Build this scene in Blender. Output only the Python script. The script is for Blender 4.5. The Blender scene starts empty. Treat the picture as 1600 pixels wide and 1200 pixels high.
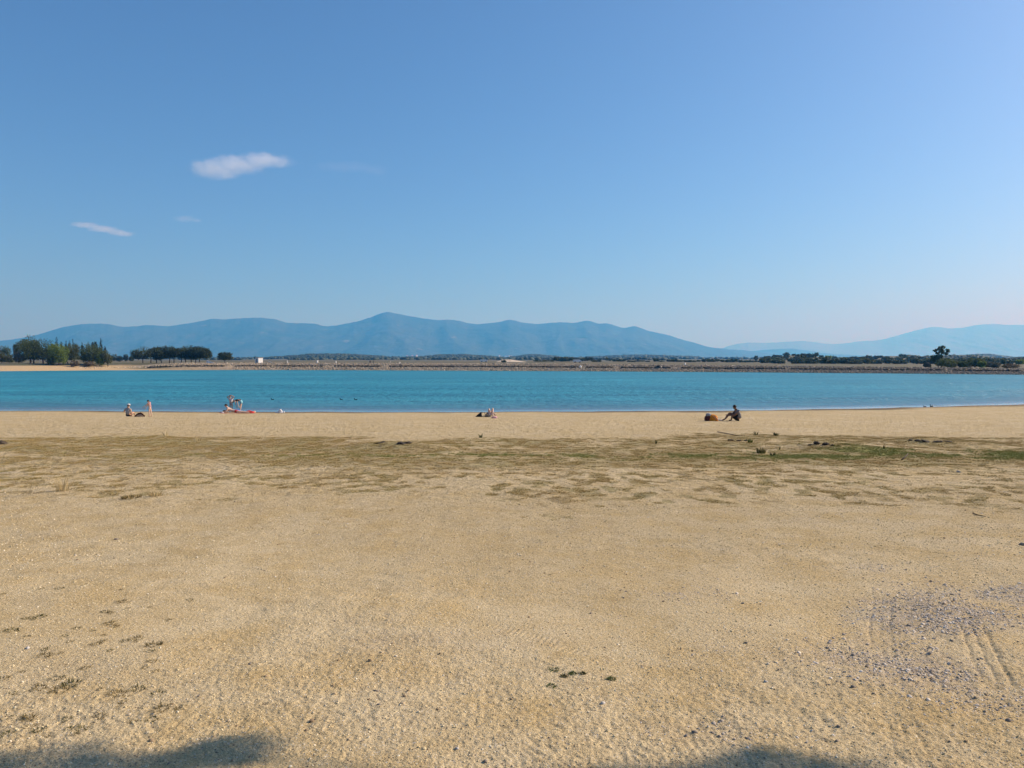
import bpy, bmesh, math, random
import numpy as np
from mathutils import Vector, Matrix, Euler

random.seed(7)
RNG = np.random.default_rng(11)
C = bpy.context.scene.collection
SC = bpy.context.scene
R = math.radians

# ------------------------------------------------------------------ camera
F = 1209.0                     # focal length in photo pixels (1600 wide)
CAMZ = 3.70
PITCH = math.atan(35.0 / F)    # looking slightly down, horizon just above centre
cam = bpy.data.objects.new('camera', bpy.data.cameras.new('camera'))
C.objects.link(cam)
cam.location = (0, 0, CAMZ)
cam.rotation_euler = (R(90) - PITCH, 0, 0)
cam.data.sensor_width = 36.0
cam.data.lens = 36.0 * F / 1600.0
cam.data.clip_start = 0.1
cam.data.clip_end = 120000
SC.camera = cam

# ------------------------------------------------------------------ light
SUN_AZ, SUN_EL = R(71), R(33)
world = bpy.data.worlds.new('World')
SC.world = world
world.use_nodes = True
wn = world.node_tree.nodes
wl = world.node_tree.links
sky = wn.new('ShaderNodeTexSky')
sky.sky_type = 'NISHITA'
sky.sun_disc = False
sky.sun_elevation = SUN_EL
sky.sun_rotation = SUN_AZ
sky.altitude = 0
sky.air_density = 0.70
sky.dust_density = 1.3
sky.ozone_density = 8.0
wl.new(sky.outputs[0], wn['Background'].inputs['Color'])
wn['Background'].inputs['Strength'].default_value = 0.118

sd = bpy.data.lights.new('sun', 'SUN')
sd.energy = 5.0
sd.angle = R(0.53)
sd.color = (1.0, 0.94, 0.85)
sun = bpy.data.objects.new('sun', sd)
C.objects.link(sun)
to_sun = Vector((math.sin(SUN_AZ) * math.cos(SUN_EL), math.cos(SUN_AZ) * math.cos(SUN_EL), math.sin(SUN_EL)))
sun.rotation_euler = to_sun.to_track_quat('Z', 'Y').to_euler()
sun.location = (40, 10, 60)

SC.view_settings.view_transform = 'Standard'
SC.view_settings.look = 'None'
SC.view_settings.exposure = 0.34
SC.view_settings.gamma = 1.0
SC.view_settings.use_curve_mapping = False
SC.cycles.use_denoising = True
SC.cycles.use_adaptive_sampling = False
SC.cycles.max_bounces = 6
SC.cycles.diffuse_bounces = 3
SC.cycles.glossy_bounces = 3
SC.cycles.transparent_max_bounces = 12
SC.cycles.volume_bounces = 2

# ------------------------------------------------------------------ helpers
def ray(px, py):
    a, b = (px - 800) / F, (py - 600) / F
    c, s = math.cos(PITCH), math.sin(PITCH)
    return Vector((a, c - b * s, -s - b * c))

def at(px, py, Y):
    """world point seen at photo pixel (px, py) on the plane y = Y"""
    d = ray(px, py)
    k = Y / d.y
    return Vector((d.x * k, Y, CAMZ + d.z * k))

def hash2(ix, iy, seed):
    h = (ix.astype(np.int64) * 374761393 + iy.astype(np.int64) * 668265263 + seed * 1274126177) & 0xFFFFFFFF
    h = ((h ^ (h >> 13)) * 1274126177) & 0xFFFFFFFF
    return (h ^ (h >> 16)) & 0xFFFF

def noise2(x, y, seed=0):
    x = np.asarray(x, float); y = np.asarray(y, float)
    x0 = np.floor(x); y0 = np.floor(y)
    fx = x - x0; fy = y - y0
    ux = fx ** 3 * (fx * (fx * 6 - 15) + 10); uy = fy ** 3 * (fy * (fy * 6 - 15) + 10)
    def g(ix, iy, dx, dy):
        a = hash2(ix, iy, seed) * (2 * math.pi / 65536.0)
        return np.cos(a) * dx + np.sin(a) * dy
    n00 = g(x0, y0, fx, fy); n10 = g(x0 + 1, y0, fx - 1, fy)
    n01 = g(x0, y0 + 1, fx, fy - 1); n11 = g(x0 + 1, y0 + 1, fx - 1, fy - 1)
    return ((n00 * (1 - ux) + n10 * ux) * (1 - uy) + (n01 * (1 - ux) + n11 * ux) * uy) * 1.5

def fbm(x, y, octv=4, seed=0):
    s = 0; a = 1.0; t = 0
    for i in range(octv):
        s = s + a * noise2(x * 2 ** i, y * 2 ** i, seed + i * 17); t += a; a *= 0.5
    return s / t * 1.4

def sstep(a, b, x):
    t = np.clip((x - a) / (b - a), 0, 1)
    return t * t * (3 - 2 * t)

def obj(name, me, mat=None, parent=None, kind=None, label=None, cat=None, group=None):
    o = bpy.data.objects.new(name, me)
    C.objects.link(o)
    if mat is not None and me is not None:
        for m in (mat if isinstance(mat, (list, tuple)) else [mat]):
            me.materials.append(m)
    if parent is not None: o.parent = parent
    if kind: o['kind'] = kind
    if label: o['label'] = label
    if cat: o['category'] = cat
    if group: o['group'] = group
    return o

def thing(name, label, cat, loc=(0, 0, 0), rz=0.0, group=None):
    o = obj(name, None, label=label, cat=cat, group=group)
    o.location = loc
    o.rotation_euler = (0, 0, rz)
    o.empty_display_size = 0.2
    return o

def mesh_np(name, V, Fq, smooth=True, attrs=None):
    me = bpy.data.meshes.new(name)
    V = np.asarray(V, np.float32); Fq = np.asarray(Fq, np.int32)
    n = Fq.shape[1]
    me.vertices.add(len(V)); me.vertices.foreach_set('co', V.ravel())
    me.loops.add(Fq.size); me.loops.foreach_set('vertex_index', Fq.ravel())
    me.polygons.add(len(Fq))
    me.polygons.foreach_set('loop_start', np.arange(0, Fq.size, n, dtype=np.int32))
    me.polygons.foreach_set('loop_total', np.full(len(Fq), n, np.int32))
    me.update(calc_edges=True)
    if smooth: me.polygons.foreach_set('use_smooth', np.ones(len(Fq), bool))
    for k, v in (attrs or {}).items():
        a = me.attributes.new(k, 'FLOAT', 'POINT')
        a.data.foreach_set('value', np.asarray(v, np.float32).ravel())
    return me

def grid_faces(nr, nc):
    i = np.arange((nr - 1) * nc).reshape(nr - 1, nc)[:, :-1]
    return np.stack([i, i + 1, i + 1 + nc, i + nc], -1).reshape(-1, 4)

# ---- material helpers
class NT:
    def __init__(self, name, rough=0.9):
        self.m = bpy.data.materials.new(name); self.m.use_nodes = True
        self.t = self.m.node_tree; self.n = self.t.nodes; self.l = self.t.links
        self.b = self.n['Principled BSDF']
        self.b.inputs['Roughness'].default_value = rough
        self.b.inputs['Specular IOR Level'].default_value = 0.25
        self._co = None
    def new(self, typ, **kw):
        x = self.n.new(typ)
        for k, v in kw.items(): setattr(x, k, v)
        return x
    def put(self, sock, v):
        if v is None: return
        if isinstance(v, bpy.types.NodeSocket): self.l.new(v, sock)
        elif isinstance(v, (tuple, list)) and len(v) == 3 and sock.type == 'RGBA': sock.default_value = (*v, 1)
        else: sock.default_value = v
    def co(self):
        if self._co is None: self._co = self.new('ShaderNodeTexCoord').outputs['Object']
        return self._co
    def scaled(self, s):
        x = self.new('ShaderNodeMapping'); x.inputs['Scale'].default_value = s
        self.l.new(self.co(), x.inputs['Vector']); return x.outputs[0]
    def noise(self, scale, detail=4, rough=0.55, vec=None, dist=0.0):
        x = self.new('ShaderNodeTexNoise')
        self.l.new(vec or self.co(), x.inputs['Vector'])
        x.inputs['Scale'].default_value = scale; x.inputs['Detail'].default_value = detail
        x.inputs['Roughness'].default_value = rough; x.inputs['Distortion'].default_value = dist
        return x.outputs['Fac']
    def voro(self, scale, feature='F1', out='Distance', vec=None, rnd=1.0):
        x = self.new('ShaderNodeTexVoronoi'); x.feature = feature
        self.l.new(vec or self.co(), x.inputs['Vector']); x.inputs['Scale'].default_value = scale
        x.inputs['Randomness'].default_value = rnd
        return x.outputs[out]
    def ramp(self, fac, a, b, lo=0.0, hi=1.0):
        x = self.new('ShaderNodeMapRange'); x.interpolation_type = 'SMOOTHSTEP'
        self.put(x.inputs['Value'], fac)
        x.inputs['From Min'].default_value = a; x.inputs['From Max'].default_value = b
        x.inputs['To Min'].default_value = lo; x.inputs['To Max'].default_value = hi
        return x.outputs[0]
    def math(self, op, a, b=None):
        x = self.new('ShaderNodeMath', operation=op)
        self.put(x.inputs[0], a)
        if b is not None: self.put(x.inputs[1], b)
        return x.outputs[0]
    def mix(self, fac, a, b, mode='MIX'):
        x = self.new('ShaderNodeMix'); x.data_type = 'RGBA'; x.blend_type = mode
        self.put(x.inputs[0], fac); self.put(x.inputs[6], a); self.put(x.inputs[7], b)
        return x.outputs[2]
    def attr(self, name, typ='GEOMETRY', out='Fac'):
        x = self.new('ShaderNodeAttribute'); x.attribute_name = name; x.attribute_type = typ
        return x.outputs[out]
    def bump(self, h, strength=1.0, dist=0.01, normal=None):
        x = self.new('ShaderNodeBump'); self.put(x.inputs['Height'], h)
        self.put(x.inputs['Strength'], strength); x.inputs['Distance'].default_value = dist
        if normal is not None: self.l.new(normal, x.inputs['Normal'])
        return x.outputs[0]
    def color(self, c): self.put(self.b.inputs['Base Color'], c)
    def normal(self, n): self.l.new(n, self.b.inputs['Normal'])

def simple_mat(name, c, rough=0.8, var=0.25, scale=6.0, bump=0.0):
    t = NT(name, rough)
    n = t.noise(scale, 4)
    t.color(t.mix(t.ramp(n, 0.3, 0.7), tuple(x * (1 - var) for x in c), tuple(min(1, x * (1 + var)) for x in c)))
    if bump: t.normal(t.bump(t.noise(scale * 4, 3), 0.6, bump))
    return t.m

def foliage_mat(name, dark, light, scale=0.5, trans=0.25):
    t = NT(name, 0.7)
    n = t.noise(scale, 3)
    g = t.new('ShaderNodeNewGeometry').outputs['Random Per Island']
    oi = t.new('ShaderNodeObjectInfo').outputs['Random']
    f = t.math('ADD', t.math('MULTIPLY', n, 0.55), t.math('ADD', t.math('MULTIPLY', g, 0.35), t.math('MULTIPLY', oi, 0.15)))
    c = t.mix(t.ramp(f, 0.28, 0.78), dark, light)
    t.color(c)
    tr = t.new('ShaderNodeBsdfTranslucent'); t.put(tr.inputs['Color'], c)
    ms = t.new('ShaderNodeMixShader'); ms.inputs[0].default_value = trans
    t.l.new(t.b.outputs[0], ms.inputs[1]); t.l.new(tr.outputs[0], ms.inputs[2])
    t.l.new(ms.outputs[0], t.n['Material Output'].inputs['Surface'])
    return t.m

# ------------------------------------------------------------------ shape of the land
SX = np.array([-400, -150, -80, -38.6, -19, -3.8, 9.5, 19.5, 30.9, 44.2, 80, 150, 400])
SY = np.array([150, 76, 62, 58.3, 57.3, 57.0, 57.7, 58.9, 62.3, 66.8, 88, 150, 420])
Z0 = 2.10
def shore_y(x):
    w = 0.55 * noise2(np.asarray(x, float) / 6.0, 0 * np.asarray(x, float), 201) + 0.25 * noise2(np.asarray(x, float) / 1.7, 0 * np.asarray(x, float) + 3.3, 202)
    return (np.interp(x, SX, SY) + np.interp(x - 4, SX, SY) + np.interp(x + 4, SX, SY)) / 3 + w

MOUNDS = []       # (x, y, radius x, radius y, height) low sandy mounds in the turf band
TRACKS = []       # (points, kind)

def ground_base(x, y):
    x = np.asarray(x, float); y = np.asarray(y, float)
    sy = shore_y(x)
    t = np.clip(y, -60, None) / sy
    z = Z0 * (1 - t)
    z = np.where(t > 1, np.maximum(-(t - 1) * sy * 0.07, -2.0), z)
    z = z + 0.035 * fbm(x * 0.16, y * 0.16, 2, 3) * sstep(2, 8, y) * sstep(1.0, 0.93, t)
    z = z + 0.05 * noise2(x * 0.12, y * 0.3, 91) * sstep(24, 30, y) * sstep(1.0, 0.95, t)
    for (mx, my, rx, ry, h) in MOUNDS:
        z = z + h * np.exp(-(((x - mx) / rx) ** 2 + ((y - my) / ry) ** 2))
    return z

def on_ground(px, py):
    """point of the beach seen at a photo pixel"""
    d = ray(px, py)
    Y = 20.0
    for _ in range(40):
        z = float(ground_base(d.x / d.y * Y, Y))
        Yn = (z - CAMZ) / d.z * d.y
        Y = 0.5 * Y + 0.5 * Yn
    return Vector((d.x / d.y * Y, Y, float(ground_base(d.x / d.y * Y, Y))))

for (px, py, rx, ry, h) in [(612, 698, 1.1, 0.8, 0.13), (650, 700, 1.0, 0.8, 0.12), (1285, 700, 1.1, 0.8, 0.13),
                            (1440, 692, 1.0, 0.8, 0.14), (1490, 693, 1.4, 0.8, 0.10), (235, 782, 0.5, 0.35, 0.06),
                            (0, 694, 0.8, 0.8, 0.10), (1330, 700, 0.8, 0.6, 0.07), (60, 700, 1.2, 1.0, 0.06)]:
    p = on_ground(px, py)
    MOUNDS.append((p.x, p.y, rx, ry, h))

def turf_density(x, y):
    """0..1 how much of the ground the low turf covers: a closed mat far out, loose tufts on its near side"""
    yy = y + 1.2 * fbm(x * 0.22, y * 0.22, 2, 5)
    patch = fbm(x * 0.55, y * 0.55, 4, 8)
    fine = fbm(x * 1.9, y * 1.9, 3, 28)
    big = fbm(x * 0.13, y * 0.2, 2, 21)
    up = sstep(14.0, 17.5, yy) * sstep(27.2, 25.0, yy + 2.2 * fbm(x * 0.16, y * 0.1 + 7, 3, 61) + 0.8 * noise2(x * 0.9, y * 0.5, 62)) * np.clip(0.74 + 0.60 * patch + 0.45 * fine + 0.35 * big, 0, 1)
    spots = sstep(-0.12, 0.22, fbm(x / 0.34, y / 0.50, 2, 36) + 0.25 * patch)
    low = sstep(9.0, 11.0, yy) * sstep(17.5, 14.0, yy) * spots * sstep(-0.75, 0.10, patch + 0.8 * big + 0.55 * sstep(10, 15, yy) - 0.2)
    return np.maximum(up, low * 0.95)

def green_density(x, y):
    c = 18.7 - 0.03 * (x - 8) + 1.3 * noise2(x * 0.15, 0 * x, 4) + 0.6 * noise2(x * 0.6, 0 * x, 6)
    w = np.interp(x, [-12, 0, 6, 12, 16, 24], [0.5, 0.7, 1.1, 1.5, 2.4, 3.0])
    f = np.interp(x, [-14, -6, 3, 8, 16], [0.0, 0.35, 0.75, 0.95, 1.0])
    return f * np.exp(-((y - c) / w) ** 2) * sstep(-0.45, 0.25, fbm(x * 0.5, y * 0.8, 3, 44))

def gravel_density(x, y):
    """grey crushed stone showing through the sand on the right of the foreground"""
    n = fbm(x * 0.75, y * 0.9, 4, 31)
    a = np.exp(-(((x - 2.95) / 1.0) ** 2 + ((y - 5.35) / 0.55) ** 2))
    b = np.exp(-(((x - 3.95) / 0.60) ** 2 + ((y - 5.5) / 0.65) ** 2)) * 1.25
    c = np.exp(-(((x - 2.40) / 0.75) ** 2 + ((y - 4.35) / 0.50) ** 2)) * 0.70
    return np.clip(sstep(0.15, 1.20, np.maximum(np.maximum(a, b), c) + 0.75 * n), 0, 1)

def track_points(pxs):
    P = [on_ground(*q) for q in pxs]
    out = []
    for i in range(len(P) - 1):
        for k in range(30):
            out.append(P[i].lerp(P[i + 1], k / 30))
    out.append(P[-1])
    return np.array([(p.x, p.y) for p in out])

TRACKS = [
    (track_points([(1432, 1196), (1402, 1120), (1386, 1060), (1374, 985), (1378, 930)]), 'groove', 0.075),
    (track_points([(1640, 1180), (1575, 1095), (1535, 1020), (1510, 960)]), 'groove', 0.085),
    (track_points([(430, 915), (560, 935), (700, 965), (860, 1010), (1010, 1075)]), 'rib', 0.11),
    (track_points([(560, 1010), (720, 1035), (840, 1050)]), 'rib', 0.10),
    (track_points([(640, 1090), (800, 1085), (960, 1080), (1060, 1070)]), 'rib', 0.10),
    (track_points([(700, 1200), (830, 1185), (1000, 1165), (1150, 1140)]), 'rib', 0.11),
    (track_points([(900, 905), (1080, 960), (1260, 1040)]), 'rib', 0.10),
    (track_points([(980, 1010), (1100, 1080), (1210, 1190)]), 'rib', 0.09),
    (track_points([(240, 880), (420, 860), (700, 850)]), 'rib', 0.12),
]

def track_relief(x, y):
    z = np.zeros_like(x)
    for pts, kind, hw in TRACKS:
        sel = np.where((x > pts[:, 0].min() - 0.4) & (x < pts[:, 0].max() + 0.4) & (y > pts[:, 1].min() - 0.4) & (y < pts[:, 1].max() + 0.4))[0]
        if not len(sel): continue
        X = x[sel]; Yv = y[sel]
        seg = np.hypot(*np.diff(pts, axis=0).T); arc = np.concatenate([[0], np.cumsum(seg)])
        best = np.full(len(sel), 1e9); along = np.zeros(len(sel)); lat = np.zeros(len(sel))
        for i in range(len(pts) - 1):
            d = pts[i + 1] - pts[i]; L = seg[i]; d = d / L
            rx = X - pts[i, 0]; ry = Yv - pts[i, 1]
            s = np.clip(rx * d[0] + ry * d[1], 0, L)
            ex = rx - s * d[0]; ey = ry - s * d[1]
            dd = ex * ex + ey * ey
            m = dd < best
            best[m] = dd[m]; along[m] = arc[i] + s[m]; lat[m] = (rx * d[1] - ry * d[0])[m]
        keep = sstep(0, 0.5, along) * sstep(arc[-1], arc[-1] - 0.5, along) * sstep(hw * 1.15, hw * 0.9, np.abs(lat)) * (best < (hw * 1.3) ** 2)
        brk = sstep(-0.25, 0.2, fbm(X * 1.1, Yv * 1.1, 2, 57))
        if kind == 'groove':
            g = np.zeros_like(lat)
            for c in (-0.8, 0.0, 0.8):
                g += np.exp(-((lat - c * hw + 0.008 * noise2(along * 6, along * 0, 3)) / 0.011) ** 2)
            lug = 0.6 + 0.4 * np.sin(along * 2 * math.pi / 0.05)
            z[sel] += keep * (-0.0080 * g * (0.05 + 0.95 * brk) * (0.7 + 0.3 * lug) - 0.003)
        else:
            rib = np.sin((along + 0.35 * np.abs(lat)) * 2 * math.pi / 0.042)
            z[sel] += keep * sstep(0.15, 0.5, brk * (0.5 + 0.5 * fbm(X * 2.5, Yv * 2.5, 2, 58)) + 0.1) * (0.0026 * rib - 0.002)
    return z

# ------------------------------------------------------------------ beach (ground)
def beach_rows():
    # rows get closer together where the land is near the camera: plain level of detail, all relief is in world space
    ys = [2.2]
    while ys[-1] < 12: ys.append(ys[-1] + max(0.0085, ys[-1] ** 2 / (1.7 * 774) * 0.85))
    while ys[-1] < 72: ys.append(ys[-1] + ys[-1] ** 2 / (1.7 * 774) * 0.9)
    while ys[-1] < 520: ys.append(ys[-1] * 1.12)
    return np.array(list(np.linspace(-60, -2, 16)) + list(np.linspace(0, 2.1, 12)) + ys)
ROWS = beach_rows()

def relief(xi, yi):
    """small relief of the beach: undulation, clods, footprints, tyre marks"""
    dy = np.interp(yi, ROWS, np.gradient(ROWS))
    lo = lambda lam: np.clip(lam / (2.6 * dy) - 0.35, 0, 1)
    rough = 0.30 + 1.0 * sstep(-0.4, 0.5, fbm(xi * 0.35, yi * 0.35, 2, 77))
    d = 0.020 * fbm(xi / 1.3, yi / 1.3, 2, 1) * lo(1.0)
    d += 0.006 * noise2(xi / 0.33, yi / 0.33, 12) * lo(0.33) * rough
    d += 0.0040 * noise2(xi / 0.14, yi / 0.14, 13) * lo(0.14) * rough
    r = 1 - np.abs(noise2(xi / 0.085, yi / 0.085, 14))
    d += 0.0022 * (r - 0.6) * lo(0.085) * rough
    r2 = 1 - np.abs(noise2(xi / 0.05, yi / 0.05, 24))
    d += 0.0024 * (r2 - 0.6) * lo(0.05) * rough
    d += 0.0042 * noise2(xi / 0.038, yi / 0.038, 15) * lo(0.042) * rough
    d += 0.0044 * noise2(xi / 0.021, yi / 0.021, 16) * lo(0.024)
    # footprints and scuffs: scattered shallow pits with a raised rim
    kx, ky = xi / 0.42, yi / 0.42
    cx, cy = np.floor(kx), np.floor(ky)
    jx = hash2(cx, cy, 5) / 65536.0; jy = hash2(cx, cy, 6) / 65536.0; on = hash2(cx, cy, 9) / 65536.0
    rr = np.hypot((kx - cx - 0.3 - 0.4 * jx) / 0.36, (ky - cy - 0.3 - 0.4 * jy) / 0.28)
    pit = -np.exp(-(rr * 1.5) ** 2) + 0.5 * np.exp(-((rr - 1.1) / 0.3) ** 2)
    d += 0.008 * pit * (on > 0.55) * lo(0.36) * sstep(4.5, 8, yi)
    d += track_relief(xi, yi)
    d += gravel_density(xi, yi) * 0.006 * noise2(xi / 0.03, yi / 0.03, 71) * lo(0.03)
    d += turf_density(xi, yi) * 0.018 * fbm(xi / 0.5, yi / 0.5, 2, 70) * lo(0.4)
    return d

def surface(x, y):
    """height of the beach with its small relief"""
    x = np.asarray(x, float); y = np.asarray(y, float)
    z = ground_base(x, y)
    return z + relief(x, y) * sstep(0.0, 0.08, z)

def build_beach():
    ys = ROWS
    us = np.concatenate([-np.geomspace(6, 0.86, 34), np.linspace(-0.84, 0.84, 1150), np.geomspace(0.86, 6, 34)])
    w = np.where(ys > 3, ys, 3 + (3 - np.minimum(ys, 3)) * 0.5)
    X = us[None, :] * w[:, None]
    Yg = np.repeat(ys[:, None], len(us), 1)
    x = X.ravel(); y = Yg.ravel()
    dy = np.repeat(np.gradient(ys)[:, None], len(us), 1).ravel()
    def lod(lam): return np.clip(lam / (2.6 * dy) - 0.35, 0, 1)
    z = ground_base(x, y)
    m = (y > 1.5) & (y < 75) & (np.abs(x) < 0.95 * np.maximum(y, 3) + 0.5)
    xi, yi = x[m], y[m]
    z[m] += relief(xi, yi) * sstep(0.0, 0.08, z[m])
    turf = np.zeros_like(z); grav = np.zeros_like(z); grn = np.zeros_like(z)
    turf[m] = turf_density(xi, yi); grav[m] = gravel_density(xi, yi); grn[m] = green_density(xi, yi)
    wet = sstep(0.13, 0.05, z + 0.03 * noise2(x / 3.1, y / 1.1, 203))
    V = np.stack([x, y, z], 1)
    return mesh_np('beach', V, grid_faces(len(ys), len(us)), True,
                   dict(turf=turf, gravel=grav, green=grn, wet=wet, coarse=1 - lod(0.2), mid=1 - lod(0.06)))

def sand_material():
    t = NT('sand', 0.95)
    t.b.inputs['Specular IOR Level'].default_value = 0.12
    base = t.mix(t.ramp(t.noise(0.35, 4), 0.3, 0.7), (0.572, 0.456, 0.262), (0.638, 0.524, 0.320))
    base = t.mix(t.ramp(t.noise(1.7, 5, 0.6), 0.35, 0.72), base, (0.550, 0.415, 0.205))
    # grain
    fine = t.noise(95, 4, 0.7)
    base = t.mix(t.ramp(fine, 0.25, 0.75), t.mix(1.0, base, (0.66, 0.64, 0.62), 'MULTIPLY'), t.mix(1.0, base, (1.22, 1.22, 1.22), 'MULTIPLY'))
    # grit of darker and paler grains of its own colour
    vc = t.new('ShaderNodeTexVoronoi'); t.l.new(t.co(), vc.inputs['Vector']); vc.inputs['Scale'].default_value = 75
    rnd = t.new('ShaderNodeSeparateColor'); t.l.new(vc.outputs['Color'], rnd.inputs[0])
    core = t.ramp(vc.outputs['Distance'], 0.42, 0.28)
    base = t.mix(t.math('MULTIPLY', core, t.ramp(rnd.outputs[0], 0.84, 0.88)), base, (0.17, 0.13, 0.095))
    base = t.mix(t.math('MULTIPLY', core, t.ramp(rnd.outputs[1], 0.86, 0.90)), base, (0.66, 0.58, 0.45))
    # scuffs and trodden spots, their small shadows painted into the sand colour
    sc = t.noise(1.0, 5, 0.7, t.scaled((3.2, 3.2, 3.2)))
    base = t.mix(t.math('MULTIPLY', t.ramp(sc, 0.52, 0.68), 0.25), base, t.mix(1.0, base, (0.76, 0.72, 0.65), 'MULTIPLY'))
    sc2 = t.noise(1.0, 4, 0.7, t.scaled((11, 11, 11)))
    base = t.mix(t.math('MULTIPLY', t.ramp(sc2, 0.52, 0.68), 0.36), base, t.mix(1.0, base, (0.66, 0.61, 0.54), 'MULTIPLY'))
    # crushed grey stone
    gv = t.new('ShaderNodeTexVoronoi'); t.l.new(t.co(), gv.inputs['Vector']); gv.inputs['Scale'].default_value = 48
    gs = t.new('ShaderNodeSeparateColor'); t.l.new(gv.outputs['Color'], gs.inputs[0])
    gcol = t.mix(gs.outputs[0], (0.24, 0.195, 0.150), (0.52, 0.44, 0.345))
    gm = t.math('MULTIPLY', t.attr('gravel'), t.ramp(t.noise(14, 4, 0.6), 0.36, 0.60))
    base = t.mix(t.math('MULTIPLY', gm, 0.85), base, gcol)
    # thatch under the turf
    tn = t.math('MULTIPLY', t.math('SUBTRACT', t.noise(8.0, 5, 0.7), 0.5), 1.5)
    ts = t.ramp(t.math('ADD', t.attr('turf'), tn), 0.28, 0.68)
    base = t.mix(t.math('MULTIPLY', ts, 0.68), base, t.mix(t.ramp(t.noise(0.7, 3), 0.35, 0.65), (0.275, 0.200, 0.082), (0.250, 0.215, 0.082)))
    gn = t.math('MULTIPLY', t.math('SUBTRACT', t.noise(5.0, 5, 0.7), 0.5), 1.1)
    gr = t.ramp(t.math('ADD', t.attr('green'), gn), 0.30, 0.62)
    base = t.mix(t.math('MULTIPLY', gr, 0.80), base, (0.215, 0.220, 0.066))
    # wet margin
    base = t.mix(t.math('MULTIPLY', t.attr('wet'), 0.88), base, (0.105, 0.075, 0.045))
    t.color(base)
    h1 = t.noise(38, 5, 0.65)
    n1 = t.bump(t.noise(70, 4, 0.7), 1.0, 0.012, t.bump(h1, 1.0, 0.016))
    # dents too small for the mesh out on the beach
    dents = t.noise(4.2, 4, 0.6)
    n1 = t.bump(t.noise(17, 5, 0.75), t.math('MULTIPLY', t.attr('mid'), 1.0), 0.042, n1)
    n2 = t.bump(dents, t.math('MULTIPLY', t.attr('coarse'), 1.0), 0.20, n1)
    t.normal(n2)
    return t.m

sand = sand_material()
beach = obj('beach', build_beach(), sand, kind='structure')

# ------------------------------------------------------------------ far land
FU = np.array([-6, -2, -1.2, -0.662, -0.521, -0.331, 0, 0.331, 0.662, 1.0, 2.0, 6])
FY = np.array([60, 150, 230, 298, 331, 344, 308, 263, 218, 183, 115, 50])
def far_shore(u):
    return (np.interp(u, FU, FY) + np.interp(u - 0.03, FU, FY) + np.interp(u + 0.03, FU, FY)) / 3
def crest_z(u): return np.interp(u, [-0.7, -0.52, -0.331, 0, 0.331, 0.662, 1], [3.0, 3.1, 3.1, 2.9, 2.15, 1.6, 1.5])

def z_for(py, Y):       # height that shows at photo row py when it stands Y metres away
    return float(at(800, py, Y).z)

HILLS = []     # (u, Y, half width in u, half depth, height, wooded)
def add_hill(px0, px1, pytop, Y, depth, wooded):
    u0, u1 = (px0 - 800) / F, (px1 - 800) / F
    HILLS.append(((u0 + u1) / 2, Y, (u1 - u0) / 2 * 0.62, depth, pytop, wooded))
add_hill(400, 640, 555.0, 2600, 420, 1)
add_hill(620, 800, 556.3, 3000, 420, 1)
add_hill(790, 880, 556.0, 3400, 350, 1)
add_hill(900, 1110, 556.8, 3600, 500, 1)
add_hill(1165, 1330, 555.0, 900, 160, 0)
add_hill(1290, 1480, 556.5, 1000, 200, 0)
add_hill(1400, 1600, 557.0, 1100, 200, 1)
add_hill(1480, 1590, 556.0, 3200, 420, 1)
add_hill(1560, 1700, 557.5, 1300, 200, 1)
add_hill(-120, 60, 551.0, 470, 60, 0)
add_hill(60, 190, 556.5, 500, 60, 0)

def plain_level(u, Y):
    py = np.interp(Y, [300, 420, 700, 1500, 3500, 11000, 60000], [569.0, 566.5, 564.8, 562.5, 560.0, 558.0, 563.5])
    py = py + np.interp(u, [-0.4, 0.1, 0.35, 0.66], [-0.5, 0, 2.2, 3.5]) * np.interp(Y, [250, 700, 1600], [1, 0.7, 0])
    return CAMZ - (py - 565) / F * Y

def far_land_z(u, Y):
    ys = far_shore(u); t = Y - ys
    zc = crest_z(u)
    dam = np.where(t < 0, np.maximum(t * 0.25, -3),
          np.where(t < 4, t / 4 * zc * 0.47,
          np.where(t < 6.5, zc * (0.47 + 0.03 * (t - 4) / 2.5),
          np.where(t < 10.5, zc * (0.5 + 0.5 * (t - 6.5) / 4), zc))))
    sandb = np.where(t < 0, np.maximum(t * 0.25, -3), np.where(t < 16, 2.0 * t / 16, 2.0 + 0.9 * sstep(16, 24, t)))
    k = sstep(-0.50, -0.42, u)
    edge = dam * k + sandb * (1 - k)
    pl = plain_level(u, Y)
    z = edge + (pl - edge) * sstep(16, 150, t)
    for (hu, hY, hw, hd, pyt, _) in HILLS:
        top = CAMZ - (pyt - 565) / F * hY
        base = plain_level(np.array(hu), np.array(hY))
        h = float(top - base)
        g = np.exp(-(np.abs((u - hu) / hw) ** 2.6) - ((Y - hY) / hd) ** 2)
        z = z + h * g
    return z + 0.004 * (Y - 300).clip(0, 4000) * 0.25 * fbm(u * 30 + Y * 0.001, Y * 0.004, 3, 18) * sstep(30, 200, t)

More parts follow.
